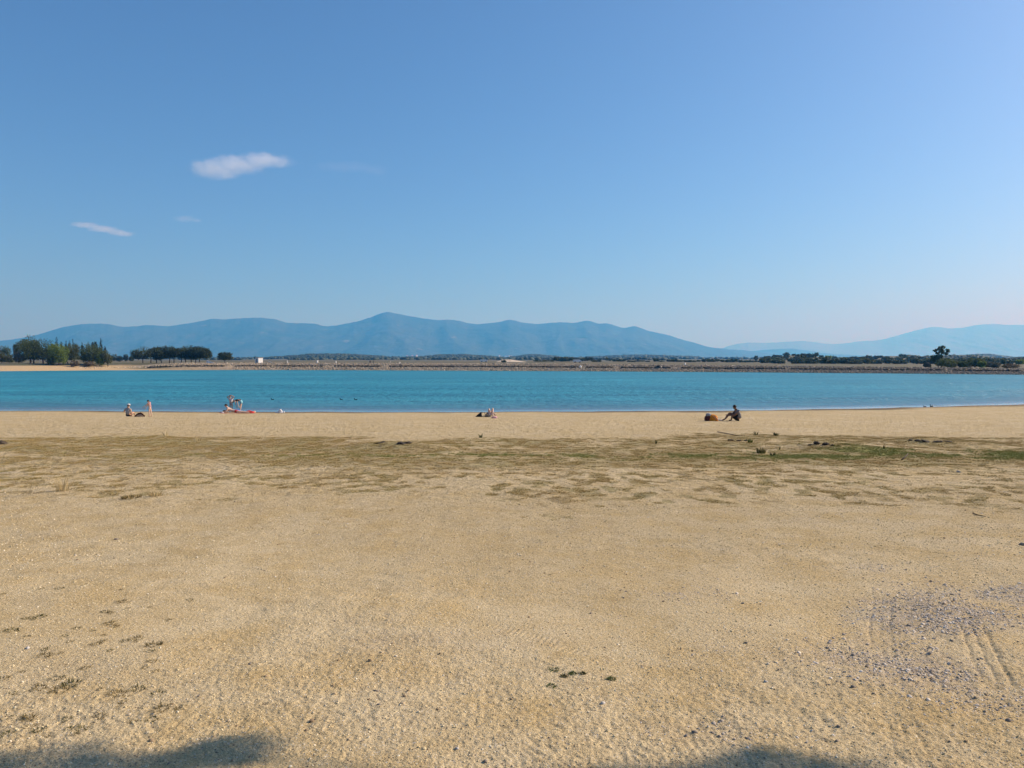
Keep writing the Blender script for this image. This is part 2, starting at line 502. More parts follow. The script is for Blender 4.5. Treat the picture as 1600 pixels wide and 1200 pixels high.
def build_far_land():
    ts = np.concatenate([[-40, -14, -6, -2], np.linspace(0, 14, 29), np.geomspace(16, 400, 46), np.geomspace(420, 70000, 110)])
    us = np.concatenate([-np.geomspace(6, 0.9, 16), np.linspace(-0.88, 0.88, 560), np.geomspace(0.9, 6, 16)])
    U, T = np.meshgrid(us, ts)
    Yv = far_shore(U) + T
    Z = far_land_z(U, Yv)
    dam = sstep(-0.48, -0.42, U) * (T > 0.1) * (T < 15)
    Z = Z + dam * 0.16 * noise2(U * Yv / 1.3, Yv / 1.3, 50)
    wood = np.zeros_like(Z)
    for (hu, hY, hw, hd, pyt, wd) in HILLS:
        if wd: wood = np.maximum(wood, np.exp(-(np.abs((U - hu) / hw) ** 2.6) - ((Yv - hY) / hd) ** 2))
    wood = np.maximum(sstep(0.05, 0.3, wood), sstep(1500, 2600, Yv) * 0.75)
    V = np.stack([np.clip(U * Yv, -44000, 44000), Yv, Z], -1).reshape(-1, 3)
    rip = sstep(-0.47, -0.40, U) * sstep(0.2, 0.6, T + 0.5) * sstep(11.5, 10.5, T)
    sandm = sstep(-0.46, -0.52, U) * sstep(19, 14, T) + sstep(-0.36, -0.5, U) * sstep(4, 1, T)
    road = sstep(10.4, 10.9, T) * sstep(14.5, 13.5, T) * sstep(-0.5, -0.45, U)
    return mesh_np('plain', V, grid_faces(len(ts), len(us)), True,
                   dict(wood=wood, rip=rip, sandy=np.clip(sandm, 0, 1), road=road, right=sstep(0.1, 0.5, U)))

def plain_material():
    t = NT('dry_grassland', 0.95)
    big = t.noise(0.012, 5, 0.6)
    c = t.mix(t.ramp(big, 0.38, 0.62), (0.118, 0.100, 0.058), (0.072, 0.080, 0.040))
    c = t.mix(t.ramp(t.noise(0.10, 4, 0.6), 0.45, 0.65), c, (0.160, 0.132, 0.080))
    c = t.mix(t.attr('wood'), c, t.mix(t.ramp(t.noise(0.03, 4), 0.35, 0.65), (0.045, 0.065, 0.030), (0.085, 0.095, 0.045)))
    ripc = t.mix(t.attr('right'), (0.40, 0.32, 0.22), (0.185, 0.160, 0.120))
    c = t.mix(t.attr('rip'), c, t.mix(t.ramp(t.noise(1.5, 4), 0.35, 0.65), ripc, t.mix(1.0, ripc, (0.5, 0.48, 0.45), 'MULTIPLY')))
    c = t.mix(t.attr('sandy'), c, (0.47, 0.34, 0.185))
    c = t.mix(t.attr('road'), c, t.mix(t.attr('right'), (0.40, 0.33, 0.26), (0.30, 0.25, 0.21)))
    t.color(c)
    t.normal(t.bump(t.noise(1.2, 4), 0.6, 0.3))
    return t.m
plain = obj('plain', build_far_land(), plain_material(), kind='structure')

# ------------------------------------------------------------------ lake
def build_lake():
    ys = np.concatenate([np.linspace(40, 54, 6), np.linspace(54.6, 78, 70), np.geomspace(79, 460, 66)])
    us = np.concatenate([-np.geomspace(6, 0.9, 14), np.linspace(-0.88, 0.88, 220), np.geomspace(0.9, 6, 14)])
    U, Yv = np.meshgrid(us, ys)
    X = U * Yv
    dist = Yv - shore_y(X)
    sh = np.exp(-np.maximum(dist, 0) / 9.0)
    V = np.stack([X, Yv, 0 * X], -1).reshape(-1, 3)
    return mesh_np('lake', V, grid_faces(len(ys), len(us)), True, dict(shallow=sh, calm=np.exp(-np.maximum(dist, 0) / 2.2)))

def water_material():
    t = NT('lake_water', 0.36)
    t.b.inputs['IOR'].default_value = 1.333
    t.b.inputs['Specular IOR Level'].default_value = 0.5
    streak = t.noise(1.0, 4, 0.6, t.scaled((0.012, 0.05, 0.05)))
    c = t.mix(t.ramp(streak, 0.35, 0.65), (0.008, 0.168, 0.235), (0.020, 0.225, 0.295))
    rip = t.noise(1.0, 4, 0.65, t.scaled((0.07, 0.42, 0.4)))
    c = t.mix(t.ramp(rip, 0.34, 0.66), t.mix(1.0, c, (0.72, 0.78, 0.82), 'MULTIPLY'), t.mix(1.0, c, (1.35, 1.24, 1.18), 'MULTIPLY'))
    patchy = t.noise(1.0, 3, 0.6, t.scaled((0.05, 0.16, 0.1)))
    sh = t.math('MULTIPLY', t.attr('shallow'), t.ramp(patchy, 0.2, 0.7, 0.55, 1.0))
    c = t.mix(sh, c, (0.100, 0.120, 0.150))
    t.color(c)
    w1 = t.noise(1.0, 3, 0.6, t.scaled((0.55, 1.1, 1.0)))
    w2 = t.noise(1.0, 4, 0.65, t.scaled((1.9, 3.6, 3.0)))
    amp = t.math('MULTIPLY', t.ramp(t.noise(1.0, 4, 0.6, t.scaled((0.035, 0.15, 0.1))), 0.35, 0.65, 0.55, 1.0), t.math('MULTIPLY', t.ramp(t.attr('shallow'), 0.0, 1.0, 1.0, 0.35), t.ramp(t.attr('calm'), 0.0, 0.8, 1.0, 0.06)))
    n1 = t.bump(w1, t.math('MULTIPLY', amp, 1.0), 0.50)
    w3 = t.noise(1.0, 3, 0.6, t.scaled((0.9, 0.42, 1.0)))
    n1 = t.bump(w3, t.math('MULTIPLY', amp, 1.0), 0.55, n1)
    n2 = t.bump(w2, t.math('MULTIPLY', amp, 1.0), 0.17, n1)
    t.put(t.b.inputs['Roughness'], t.ramp(t.attr('calm'), 0.0, 0.8, 0.36, 0.06))
    t.normal(n2)
    return t.m
lake = obj('lake', build_lake(), water_material(), kind='structure')

# ------------------------------------------------------------------ mountains
def mountain(name, prof, Y, near, back, seed, cols, mat, spur=0.09):
    prof = np.array(prof, float)
    pxs = np.linspace(prof[0, 0], prof[-1, 0], cols)
    py = np.interp(pxs, prof[:, 0], prof[:, 1])
    k = np.ones(7) / 7
    py = np.convolve(np.pad(py, 3, 'edge'), k, 'valid')
    py = py + 0.7 * fbm(pxs * 0.09, pxs * 0, 4, seed)
    u = (pxs - 800) / F
    ts = np.concatenate([np.linspace(0, 1, 56), np.linspace(1.1, 2, 10)])
    U, T = np.meshgrid(u, ts)
    Yv = np.where(T <= 1, near + (Y - near) * T, Y + (T - 1) * back)
    top = CAMZ - (np.repeat(py[None], len(ts), 0) - 565) / F * Y
    shape = np.where(T <= 1, T ** 1.25, np.clip(2 - T, 0, 1))
    X = U * Yv
    n = fbm(X / 2600 + seed, Yv / 4200, 4, seed)
    rid = 1 - np.abs(noise2(X / 700 + 0.6 * n, Yv / 3600, seed + 3)) * 2.2 + 0.5 * (1 - 2 * np.abs(noise2(X / 330, Yv / 2000, seed + 8)))
    mid = np.clip(T * (1 - T) * 4, 0, 1) * (T <= 1)
    Z = top * (shape + mid * spur * (0.9 * n + 0.6 * rid - 0.25))
    Z = np.minimum(Z, top * (0.2 + 0.8 * np.clip(T, 0, 1)) * 0.995 + 3 * (T >= 1))
    Z = np.where(T == 1, top, Z) - 6 * (T == 0) - 8 * (T >= 2)
    V = np.stack([X, Yv, Z], -1).reshape(-1, 3)
    return obj(name, mesh_np(name, V, grid_faces(len(ts), cols), True), mat, kind='structure')

def mountain_material(name, dark, light, rock):
    t = NT(name, 1.0)
    n = t.noise(0.0011, 6, 0.65)
    c = t.mix(t.ramp(n, 0.35, 0.65), dark, light)
    c = t.mix(t.ramp(t.noise(0.0035, 5, 0.7), 0.62, 0.74), c, rock)
    t.color(c)
    t.normal(t.bump(t.noise(0.004, 5), 0.8, 90))
    return t.m
mtn = mountain_material('forested_mountain', (0.022, 0.036, 0.022), (0.045, 0.055, 0.034), (0.20, 0.19, 0.16))
haze_mtn = mountain_material('haze_tinted_mountain', (0.14, 0.105, 0.075), (0.165, 0.125, 0.090), (0.185, 0.145, 0.105))  # warm pallor of distant haze put into the slope colour
MAIN = [(-420, 545), (-250, 540), (-120, 534), (0, 532.5), (25, 530), (60, 523), (100, 511), (128, 506.5), (155, 505.5), (175, 507), (190, 511),
        (205, 510.5), (233, 507.8), (265, 510), (300, 504.5), (320, 501), (335, 497.5), (350, 499.5), (365, 498), (400, 496.5), (412, 496.5), (425, 498.5),
        (435, 499.5), (447, 504.5), (470, 505), (490, 505.5), (512, 510.5), (535, 507), (560, 502), (580, 496), (595, 489.5), (606, 487.2),
        (620, 490), (650, 496), (685, 500.5), (705, 499.3), (720, 502), (740, 507), (765, 505), (780, 503.5), (790, 500.3), (800, 499.5), (815, 504),
        (840, 506.5), (860, 504.5), (882, 503.5), (897, 505), (910, 502), (920, 500.5), (932, 506), (950, 505), (962, 509.5), (975, 513), (992, 509),
        (1010, 516.5), (1025, 519.5), (1048, 524.5), (1062, 530), (1085, 535.5), (1105, 542), (1130, 545), (1165, 547.5), (1190, 551), (1230, 556), (1260, 560)]
EAST = [(1060, 560), (1100, 549), (1128, 544.5), (1145, 538.5), (1165, 535), (1200, 536), (1225, 534), (1255, 532.6), (1280, 535.5), (1300, 538),
        (1320, 536.5), (1345, 533), (1375, 531.5), (1395, 526), (1420, 519), (1450, 511.5), (1462, 510.5), (1480, 513.5), (1505, 512), (1525, 507.5),
        (1545, 506), (1565, 507), (1580, 508), (1600, 507.5), (1650, 510), (1720, 508), (1800, 514), (1950, 512), (2150, 530)]
FOOT = [(1080, 562), (1110, 556), (1150, 551.5), (1180, 548), (1215, 545), (1240, 544.5), (1262, 548), (1300, 553), (1340, 555), (1420, 558), (1480, 562)]
mountain('main_range', MAIN, 14000, 10500, 5000, 5, 900, mtn)
mountain('east_range', EAST, 27000, 21500, 6000, 9, 420, haze_mtn, 0.04)
mountain('foothill_range', FOOT, 17500, 16000, 2500, 14, 160, mtn)

# ------------------------------------------------------------------ air
def box_mesh(name, a, b):
    bm = bmesh.new()
    bmesh.ops.create_cube(bm, size=1.0)
    for v in bm.verts:
        v.co = Vector([a[i] + (v.co[i] + 0.5) * (b[i] - a[i]) for i in range(3)])
    me = bpy.data.meshes.new(name); bm.to_mesh(me); bm.free()
    return me

def haze_material():
    m = bpy.data.materials.new('haze_air'); m.use_nodes = True
    n = m.node_tree.nodes; n.clear()
    out = n.new('ShaderNodeOutputMaterial'); v = n.new('ShaderNodeVolumePrincipled')
    v.inputs['Color'].default_value = (0.062, 0.340, 0.76, 1)
    v.inputs['Absorption Color'].default_value = (0.87, 0.6, 0.25, 1)
    v.inputs['Density Attribute'].default_value = ''
    v.inputs['Density'].default_value = 1.3e-4
    v.inputs['Anisotropy'].default_value = 0.20
    m.node_tree.links.new(v.outputs[0], out.inputs['Volume'])
    m.cycles.homogeneous_volume = True
    return m

# ------------------------------------------------------------------ vegetation builders
def tube(path, radii, nseg=6):
    V, Fc = [], []
    P = [Vector(p) for p in path]
    for i, p in enumerate(P):
        d = (P[min(i + 1, len(P) - 1)] - P[max(i - 1, 0)]).normalized()
        a = d.orthogonal().normalized(); b = d.cross(a)
        for k in range(nseg):
            t = 2 * math.pi * k / nseg
            V.append(p + (a * math.cos(t) + b * math.sin(t)) * radii[i])
    for i in range(len(P) - 1):
        for k in range(nseg):
            k2 = (k + 1) % nseg
            Fc.append((i * nseg + k, i * nseg + k2, (i + 1) * nseg + k2, (i + 1) * nseg + k))
    Fc.append(tuple(range(nseg - 1, -1, -1)))
    Fc.append(tuple((len(P) - 1) * nseg + k for k in range(nseg)))
    return V, Fc

class MB:
    """collects shapes into one mesh"""
    def __init__(self): self.V = []; self.F = []
    def add(self, VF):
        o = len(self.V)
        self.V += [tuple(v) for v in VF[0]]
        self.F += [tuple(i + o for i in f) for f in VF[1]]
        return self
    def build(self, name, mat, parent=None, smooth=True, **kw):
        me = bpy.data.meshes.new(name)
        me.from_pydata(self.V, [], self.F); me.update()
        if smooth: me.polygons.foreach_set('use_smooth', np.ones(len(me.polygons), bool))
        return obj(name, me, mat, parent, **kw)

def leaf_quads(pts, size, rng):
    n = len(pts)
    a = rng.normal(size=(n, 3)); a /= np.linalg.norm(a, axis=1)[:, None]
    b = rng.normal(size=(n, 3)); b -= (a * b).sum(1)[:, None] * a; b /= np.linalg.norm(b, axis=1)[:, None]
    s = (size * rng.uniform(0.55, 1.25, n))[:, None]
    w = s * rng.uniform(0.45, 0.8, n)[:, None]
    V = np.stack([pts - a * s * .5 - b * w * .35, pts + a * s * .1 - b * w * .5, pts + a * s * .5 + b * w * .1, pts - a * s * .05 + b * w * .5], 1).reshape(-1, 3)
    return V, np.arange(4 * n).reshape(n, 4)

def crown_points(ells, n, rng, clump=0.28, fill=0.35, flat=0.0):
    """leaf positions: clumps near the skin of each ellipsoid, some inside"""
    vol = np.array([(e[3] * e[4] * e[5]) ** 0.72 for e in ells]); vol /= vol.sum()
    out = []
    for e, v in zip(ells, vol):
        m = max(12, int(n * v)); c = np.array(e[:3]); r = np.array(e[3:6])
        nc = max(7, int(m / 26))
        d = rng.normal(size=(nc, 3)); d /= np.linalg.norm(d, axis=1)[:, None]
        d[:, 2] = np.where(d[:, 2] < -flat if flat else False, -flat * rng.uniform(0.2, 1, nc), d[:, 2]) if flat else d[:, 2]
        cc = d * rng.uniform(0.70, 0.98, nc)[:, None]
        mo = int(m * (1 - fill))
        pick = rng.integers(0, nc, mo)
        p = cc[pick] + rng.normal(size=(mo, 3)) * clump * 0.55
        q = rng.normal(size=(m - mo, 3)); q /= np.linalg.norm(q, axis=1)[:, None]
        q *= (rng.uniform(0, 0.85, m - mo) ** 0.5)[:, None]
        if flat: q[:, 2] = np.maximum(q[:, 2], -flat)
        p = np.concatenate([p, q])
        L = np.linalg.norm(p, axis=1)
        p = np.where((L > 1.12)[:, None], p / L[:, None] * 1.12, p)
        out.append(c + p * r)
    return np.concatenate(out)

BARK = simple_mat('bark', (0.085, 0.062, 0.045), 0.95, 0.4, 3.0)
LEAF = {
    'pine': foliage_mat('pine_needles', (0.026, 0.039, 0.014), (0.070, 0.085, 0.030), 0.5, 0.16),
    'oak': foliage_mat('dark_oak_leaves', (0.036, 0.052, 0.018), (0.115, 0.145, 0.045), 0.5, 0.32),
    'cypress': foliage_mat('cypress_needles', (0.013, 0.022, 0.012), (0.030, 0.044, 0.022), 0.6, 0.05),
    'bright': foliage_mat('bright_leaves', (0.120, 0.175, 0.035), (0.230, 0.300, 0.070), 0.5, 0.45),
    'olive': foliage_mat('olive_leaves', (0.075, 0.090, 0.036), (0.150, 0.160, 0.070), 0.5, 0.30),
    'grey': foliage_mat('grey_green_leaves', (0.080, 0.085, 0.055), (0.150, 0.150, 0.100), 0.5, 0.2),
    'brown': foliage_mat('dry_leaves', (0.095, 0.075, 0.040), (0.190, 0.145, 0.075), 0.5, 0.2),
    'green': foliage_mat('green_leaves', (0.050, 0.070, 0.024), (0.135, 0.170, 0.055), 0.5, 0.35),
    'scrub': foliage_mat('scrub_leaves', (0.040, 0.055, 0.020), (0.115, 0.125, 0.048), 0.05, 0.20),
}

def tree(name, label, cat, base, h, ells, n, leaf, kind, trunks=((0, 0),), trunk_r=None, group=None, flat=0.0, clump=0.28, fill=0.35, seed=0):
    """ells are in units of the height h; base is the foot of the tree"""
    rng = np.random.default_rng(1000 + seed)
    t = thing(name, label, cat, base, group=group)
    E = [tuple(v * h for v in e) for e in ells]
    V, Fq = leaf_quads(crown_points(E, int(n * 3.2), rng, clump, fill, flat), leaf * 1.05, rng)
    V[:, 2] = np.maximum(V[:, 2], 0.02 * h)
    obj('crown', mesh_np('crown', V, Fq, False), LEAF[kind], t)
    if trunks:
        mb = MB()
        tr = trunk_r or 0.028 * h
        for i, (tx, ty) in enumerate(trunks):
            e = min(E, key=lambda e: (e[0] - tx * h) ** 2 + (e[1] - ty * h) ** 2)
            top = Vector((e[0], e[1], e[2]))
            foot = Vector((tx * h, ty * h, -0.05 * h))
            mid = foot.lerp(top, 0.5) + Vector((rng.normal() * .02 * h, rng.normal() * .02 * h, 0))
            mb.add(tube([foot, foot.lerp(mid, .5), mid, top], [tr * 1.25, tr, tr * .85, tr * .35]))
            for k in range(5):
                ang = k * 2.4 + i + rng.uniform(0, 1)
                tip = top + Vector((math.cos(ang) * e[3] * .65, math.sin(ang) * e[4] * .65, e[5] * rng.uniform(-.1, .4)))
                st = mid.lerp(top, rng.uniform(0.0, 0.6))
                mb.add(tube([st, st.lerp(tip, .55) + Vector((0, 0, -.02 * h)), tip], [tr * .5, tr * .33, tr * .1], 5))
        mb.build('trunk', BARK, t)
    return t

def far_base(px, Y, sink=0.1):
    u = (px - 800) / F
    if Y < 440: Y = max(Y, float(far_shore(u)) + 11.5 + (Y - 325) * .25)
    z = float(far_land_z(np.array([u]), np.array([Y]))[0])
    return Vector((u * Y, Y, z - sink))

def far_tree(name, label, cat, px, pytop, wpx, Y, kind, style, n=900, group=None, seed=0, trunk_px=None, leaf=0.42, bottom=None):
    """wpx: width of the crown in photo pixels; bottom: crown's lower edge as a share of the height"""
    b = far_base(px, Y); Y = b.y
    h = max(1.2, z_for(pytop, Y) - b.z)
    w = wpx / F * Y / 2 / h                     # half width over height
    rng = np.random.default_rng(seed + 500)
    if style == 'umbrella':
        bo = 0.42 if bottom is None else bottom
        ch = (1 - bo)
        ells = [(0, 0, bo + ch * .42, w * .96, w * .85, ch * .56)]
        for k in range(6):
            a = k * 1.05 + rng.uniform(-.3, .3)
            ells.append((math.cos(a) * w * .55, math.sin(a) * w * .5, bo + ch * rng.uniform(.30, .55), w * .45, w * .42, ch * .42))
        fl = 0.62
    elif style == 'round':
        bo = 0.15 if bottom is None else bottom
        ch = 1 - bo
        ells = [(0, 0, bo + ch * .5, w * .85, w * .8, ch * .48)]
        for k in range(7):
            a = k * .9 + rng.uniform(-.4, .4)
            ells.append((math.cos(a) * w * .6, math.sin(a) * w * .5, bo + ch * rng.uniform(.22, .75), w * .38, w * .36, ch * .27))
        for k in range(5):
            a = k * 1.26 + rng.uniform(-.3, .3)
            ells.append((math.cos(a) * w * .52, math.sin(a) * w * .5, bo + ch * rng.uniform(.10, .20), w * .42, w * .4, ch * .20))
        fl = 0.0
    elif style == 'cypress':
        ells = [(0, 0, .30, w * .95, w * .95, .28), (0, 0, .55, w * .8, w * .8, .30), (0, 0, .78, w * .45, w * .45, .21)]
        fl = 0.0
    elif style == 'bush':
        ells = [(0, 0, .42, w * .8, w * .7, .48)]
        for k in range(6):
            ells.append((rng.uniform(-.65, .65) * w, rng.uniform(-.4, .4) * w, rng.uniform(.2, .6), w * .36, w * .34, rng.uniform(.26, .40)))
        fl = 0.55
    tp = ((trunk_px - px) / F * Y / h) if trunk_px is not None else 0
    return tree(name, label, cat, b, h, ells, n, leaf, kind, trunks=((tp, 0),) if style != 'bush' else ((0, 0),), group=group, flat=fl, seed=seed,
                clump=0.24 if style != 'cypress' else 0.18, fill=0.4, trunk_r=(0.012 * h if style in ('bush', 'cypress') else None))

# ------------------------------------------------------------------ trees on the far left shore
far_tree('pine_tree', 'broad dark pine at the left end of the shore trees above a grey shrub', 'tree', 44, 531, 44, 342, 'oak', 'round', 2600, seed=1, trunk_px=53, bottom=.16)
far_tree('pine_tree', 'wide dark pine rising highest behind the bright green tree', 'tree', 67, 529.5, 54, 346, 'oak', 'round', 3000, seed=2, trunk_px=68, bottom=.15)
far_tree('poplar_tree', 'pale green feathery tree top showing above the dark pines', 'tree', 48, 522.5, 30, 362, 'olive', 'round', 1000, seed=3, bottom=.3)
far_tree('broadleaf_tree', 'bright green leafy tree in front of the dark pines', 'tree', 92, 536.5, 33, 334, 'bright', 'round', 1900, seed=4, trunk_px=92, bottom=.12)
far_tree('broadleaf_tree', 'low green sapling left of the bright green tree, its crown almost on the ground', 'tree', 80, 552, 17, 333, 'olive', 'round', 500, seed=41, bottom=.1)
far_tree('broadleaf_tree', 'dull olive round tree between the bright green tree and the pine', 'tree', 112, 537.5, 29, 346, 'olive', 'round', 1600, seed=5, trunk_px=107, bottom=.18)
far_tree('pine_tree', 'dark rounded pine on a single thin trunk right of the tawny bank', 'tree', 145, 536, 42, 342, 'oak', 'round', 2600, seed=6, trunk_px=145, bottom=.17)
far_tree('young_tree', 'small yellow-green sapling under the right edge of the rounded pine', 'tree', 156, 550, 15, 333, 'bright', 'round', 450, seed=7, bottom=.1)
far_tree('broadleaf_tree', 'slim olive tree at the right end of the shore trees', 'tree', 168, 547.5, 17, 330, 'olive', 'round', 700, seed=8, trunk_px=169, bottom=.22)
for px, top, w, lab in [(89, 525.5, 8, 'tall dark cypress standing above the pines'), (96.5, 531.5, 6, 'short blunt cypress just right of the tall one'),
                        (103.5, 531, 6, 'narrow dark cypress third from the left on the rise'), (109.5, 532, 6, 'narrow dark cypress beside the double one'),
                        (129, 533.5, 5.5, 'slim lone cypress between the double cypress and the rounded pine'),
                        (158.5, 528, 7.5, 'pointed tall cypress at the right end of the rise'), (164.5, 540, 8, 'squat dark cypress leaning against the pointed tall one')]:
    far_tree('cypress_tree', lab, 'tree', px, top, w, 455, 'cypress', 'cypress', 380, group='cypresses on the rise behind the shore', seed=int(px * 3), leaf=.4)
far_tree('cypress_tree', 'wide dark double-topped cypress in the middle of the rise', 'tree', 118, 531, 11, 455, 'cypress', 'round', 520, group='cypresses on the rise behind the shore', seed=60, bottom=.02)
far_tree('pine_tree', 'dark dome of a pine showing behind the rounded pine', 'tree', 148, 532.5, 10, 450, 'cypress', 'umbrella', 400, seed=61)
far_tree('broadleaf_tree', 'small dark tree top behind the rounded pine, left of its dome', 'tree', 140, 535, 5, 452, 'cypress', 'round', 220, seed=62)
far_tree('shrub', 'dark domed bush near the left edge of the rise', 'shrub', 11, 538.5, 17, 440, 'oak', 'bush', 600, seed=63)
far_tree('shrub', 'pale feathery bush beside the left edge of the dark pines', 'shrub', 25, 534, 9, 436, 'grey', 'bush', 350, seed=64)
far_tree('shrub', 'pale grey-green shrub at the foot of the leftmost dark pine', 'shrub', 29, 549, 20, 338, 'grey', 'bush', 650, seed=65)
far_tree('shrub', 'olive shrub at the left edge above the pale rocks', 'shrub', 3, 548, 16, 345, 'olive', 'bush', 500, seed=66)
far_tree('shrub', 'low olive shrub on the left slope below the domed bush', 'shrub', 15, 551, 15, 348, 'olive', 'bush', 450, seed=67)
far_tree('shrub', 'thin dark shrub on the skyline at the left edge', 'shrub', 3, 535.5, 8, 445, 'grey', 'bush', 150, seed=68)
far_tree('shrub', 'dry tawny shrub on the shore between the two tree clusters', 'shrub', 116, 562, 16, 325, 'brown', 'bush', 300, seed=69)
far_tree('shrub', 'dry tawny shrub below the rounded pine beside pale rocks', 'shrub', 139, 563, 18, 324, 'brown', 'bush', 300, seed=70)
for px, top, w, lab in [(180, 551, 13, 'dark round tree beyond the shore, right of the slim olive tree'), (188, 554.5, 10, 'low dark bush tucked beside the dark round tree'),
                        (197, 551.5, 9, 'small dark tree midway between shore trees and umbrella pines'), (205, 555, 9, 'low dark bush by the left end of the umbrella pines')]:
    far_tree('broadleaf_tree', lab, 'tree', px, top, w, 620, 'scrub', 'bush', 320, seed=int(px), leaf=.6)

# umbrella pine grove
GROVE = [(222, 541.8, 30, 366, 224, 'leftmost umbrella pine of the grove, leaning crown'), (241, 542.5, 20, 372, 236, 'umbrella pine second from the left in the grove'),
         (252, 540.8, 24, 380, 245, 'umbrella pine third from the left in the grove'), (247, 545, 18, 364, 253, 'short umbrella pine in front, third trunk from the left'),
         (266, 539.8, 24, 378, 265, 'tall umbrella pine in the middle of the grove'), (273, 543, 20, 364, 272, 'front umbrella pine in the middle of the grove'),
         (285, 543, 20, 366, 283, 'umbrella pine right of the middle of the grove'), (296, 539.6, 26, 376, 291, 'tallest umbrella pine of the right half'),
         (304, 541.5, 22, 366, 299, 'umbrella pine third from the right in the grove'), (313, 540.8, 26, 374, 306, 'broad umbrella pine second from the right'),
         (320, 543.5, 21, 364, 311, 'rightmost umbrella pine of the grove')]
for i, (px, top, w, Y, tp, lab) in enumerate(GROVE):
    far_tree('umbrella_pine', lab, 'tree', px, top, w * 1.12, Y, 'pine', 'umbrella', 1500, group='umbrella pines in the grove on the dam', seed=80 + i, trunk_px=tp, bottom=(.22, .34, .28, .18)[i % 4])
far_tree('umbrella_pine', 'lone domed umbrella pine right of the grove', 'tree', 351.5, 550, 24, 362, 'pine', 'umbrella', 1400, seed=95, trunk_px=351, bottom=.22)

# right shore
b = far_base(1470, 252)
hh = z_for(540.5, 252) - b.z
ux = lambda px: (px - 1470) / F * 252 / hh
uz = lambda py: (z_for(py, 252) - b.z) / hh
def blob(px, py, wx, wy): return (ux(px), 0, uz(py), wx / F * 252 / hh, wx / F * 252 / hh, wy / F * 252 / hh)
tree('poplar_tree', 'tall ragged tree with an open top on the right shore', 'tree', b, hh,
     [blob(1468, 544, 3.2, 3.4), blob(1473, 543, 3.0, 3.2), blob(1461, 547.5, 4.0, 2.2), blob(1480, 548, 3.4, 3.2), blob(1471, 549, 4.2, 2.6), blob(1465, 551.5, 3.6, 2.0),
      blob(1477, 552.5, 4.4, 2.0), blob(1459, 558, 4.6, 3.4), blob(1466, 557, 5.5, 3.5), blob(1456, 562.5, 3.0, 3.2), blob(1463, 563, 5.0, 4.0)],
     1700, 0.30, 'green', trunks=((0.02, 0), (-.12, 0)), trunk_r=.16, seed=101, clump=.34, fill=.25)
for px, top, w, kind, Y, lab in [(1477, 558, 34, 'green', 247, 'rounded green bush at the foot of the ragged tree'), (1489, 560, 20, 'olive', 249, 'paler bush right of the ragged tree, against the rounded bush'),
                                 (1505, 563, 18, 'green', 247, 'low dark bush between the two tall clumps on the right shore'), (1523, 556.5, 32, 'green', 248, 'large round green bush on the right shore'),
                                 (1533, 563, 14, 'bright', 245, 'yellow-green bush at the right foot of the large round bush'), (1551, 564.5, 26, 'grey', 252, 'soft grey-green bush right of the large round bush'),
                                 (1578, 567.5, 34, 'brown', 243, 'reddish brown low shrub near the right edge of the dam'), (1449, 565, 14, 'grey', 256, 'grey-green bush left of the ragged tree')]:
    far_tree('shrub', lab, 'shrub', px, top, w, Y, kind, 'bush', 900, seed=int(px), leaf=.30)

# ------------------------------------------------------------------ trees of the plain and the right hillside
protos = []
for i, (k, st) in enumerate([('scrub', 'bush'), ('scrub', 'round'), ('oak', 'round'), ('olive', 'bush'), ('scrub', 'umbrella')]):
    protos.append((k, st))
mesh_bank = {}
def bank(kind, style, var, h=5.0, w=0.62):
    key = (kind, style, var)
    if key not in mesh_bank:
        rng = np.random.default_rng(900 + var)
        if style == 'bush':
            ells = [(0, 0, .42, w * .8, w * .7, .5)] + [(rng.uniform(-.65, .65) * w, rng.uniform(-.4, .4) * w, rng.uniform(.2, .62), w * .38, w * .36, .36) for _ in range(5)]
        else:
            ells = [(0, 0, .52, w * .8, w * .75, .45)] + [(rng.uniform(-.6, .6) * w, rng.uniform(-.5, .5) * w, rng.uniform(.3, .72), w * .4, w * .38, .3) for _ in range(6)]
        P = crown_points([tuple(v * h for v in e) for e in ells], 620, rng, .26, .45)
        V, Fq = leaf_quads(P, 1.05, rng); V[:, 2] = np.maximum(V[:, 2], .1)
        cm = mesh_np('crown', V, Fq, False); cm.materials.append(LEAF[kind])
        v, f = tube([(0, 0, -.8), (.05, 0, 1.2), (0, .05, 2.6)], [.22, .18, .10], 5)
        tm = bpy.data.meshes.new('trunk'); tm.from_pydata([tuple(x) for x in v], [], f); tm.materials.append(BARK)
        mesh_bank[key] = (cm, tm)
    return mesh_bank[key]

def plain_tree(px, pytop, wpx, Y, kind, style, label, group, var):
    cm, tm = bank(kind, style, var)
    b = far_base(px, Y, .15)
    h = max(1.6, z_for(pytop, Y) - b.z)
    t = thing('tree' if style != 'bush' else 'shrub', label, 'tree' if style != 'bush' else 'shrub', b, RNG.uniform(0, 6.28), group)
    wpx *= 1.35
    t.scale = (wpx / F * Y / 6.2, wpx / F * Y / 6.2, h / 5.0)
    obj('crown', cm, None, t); obj('trunk', tm, None, t)
    return t

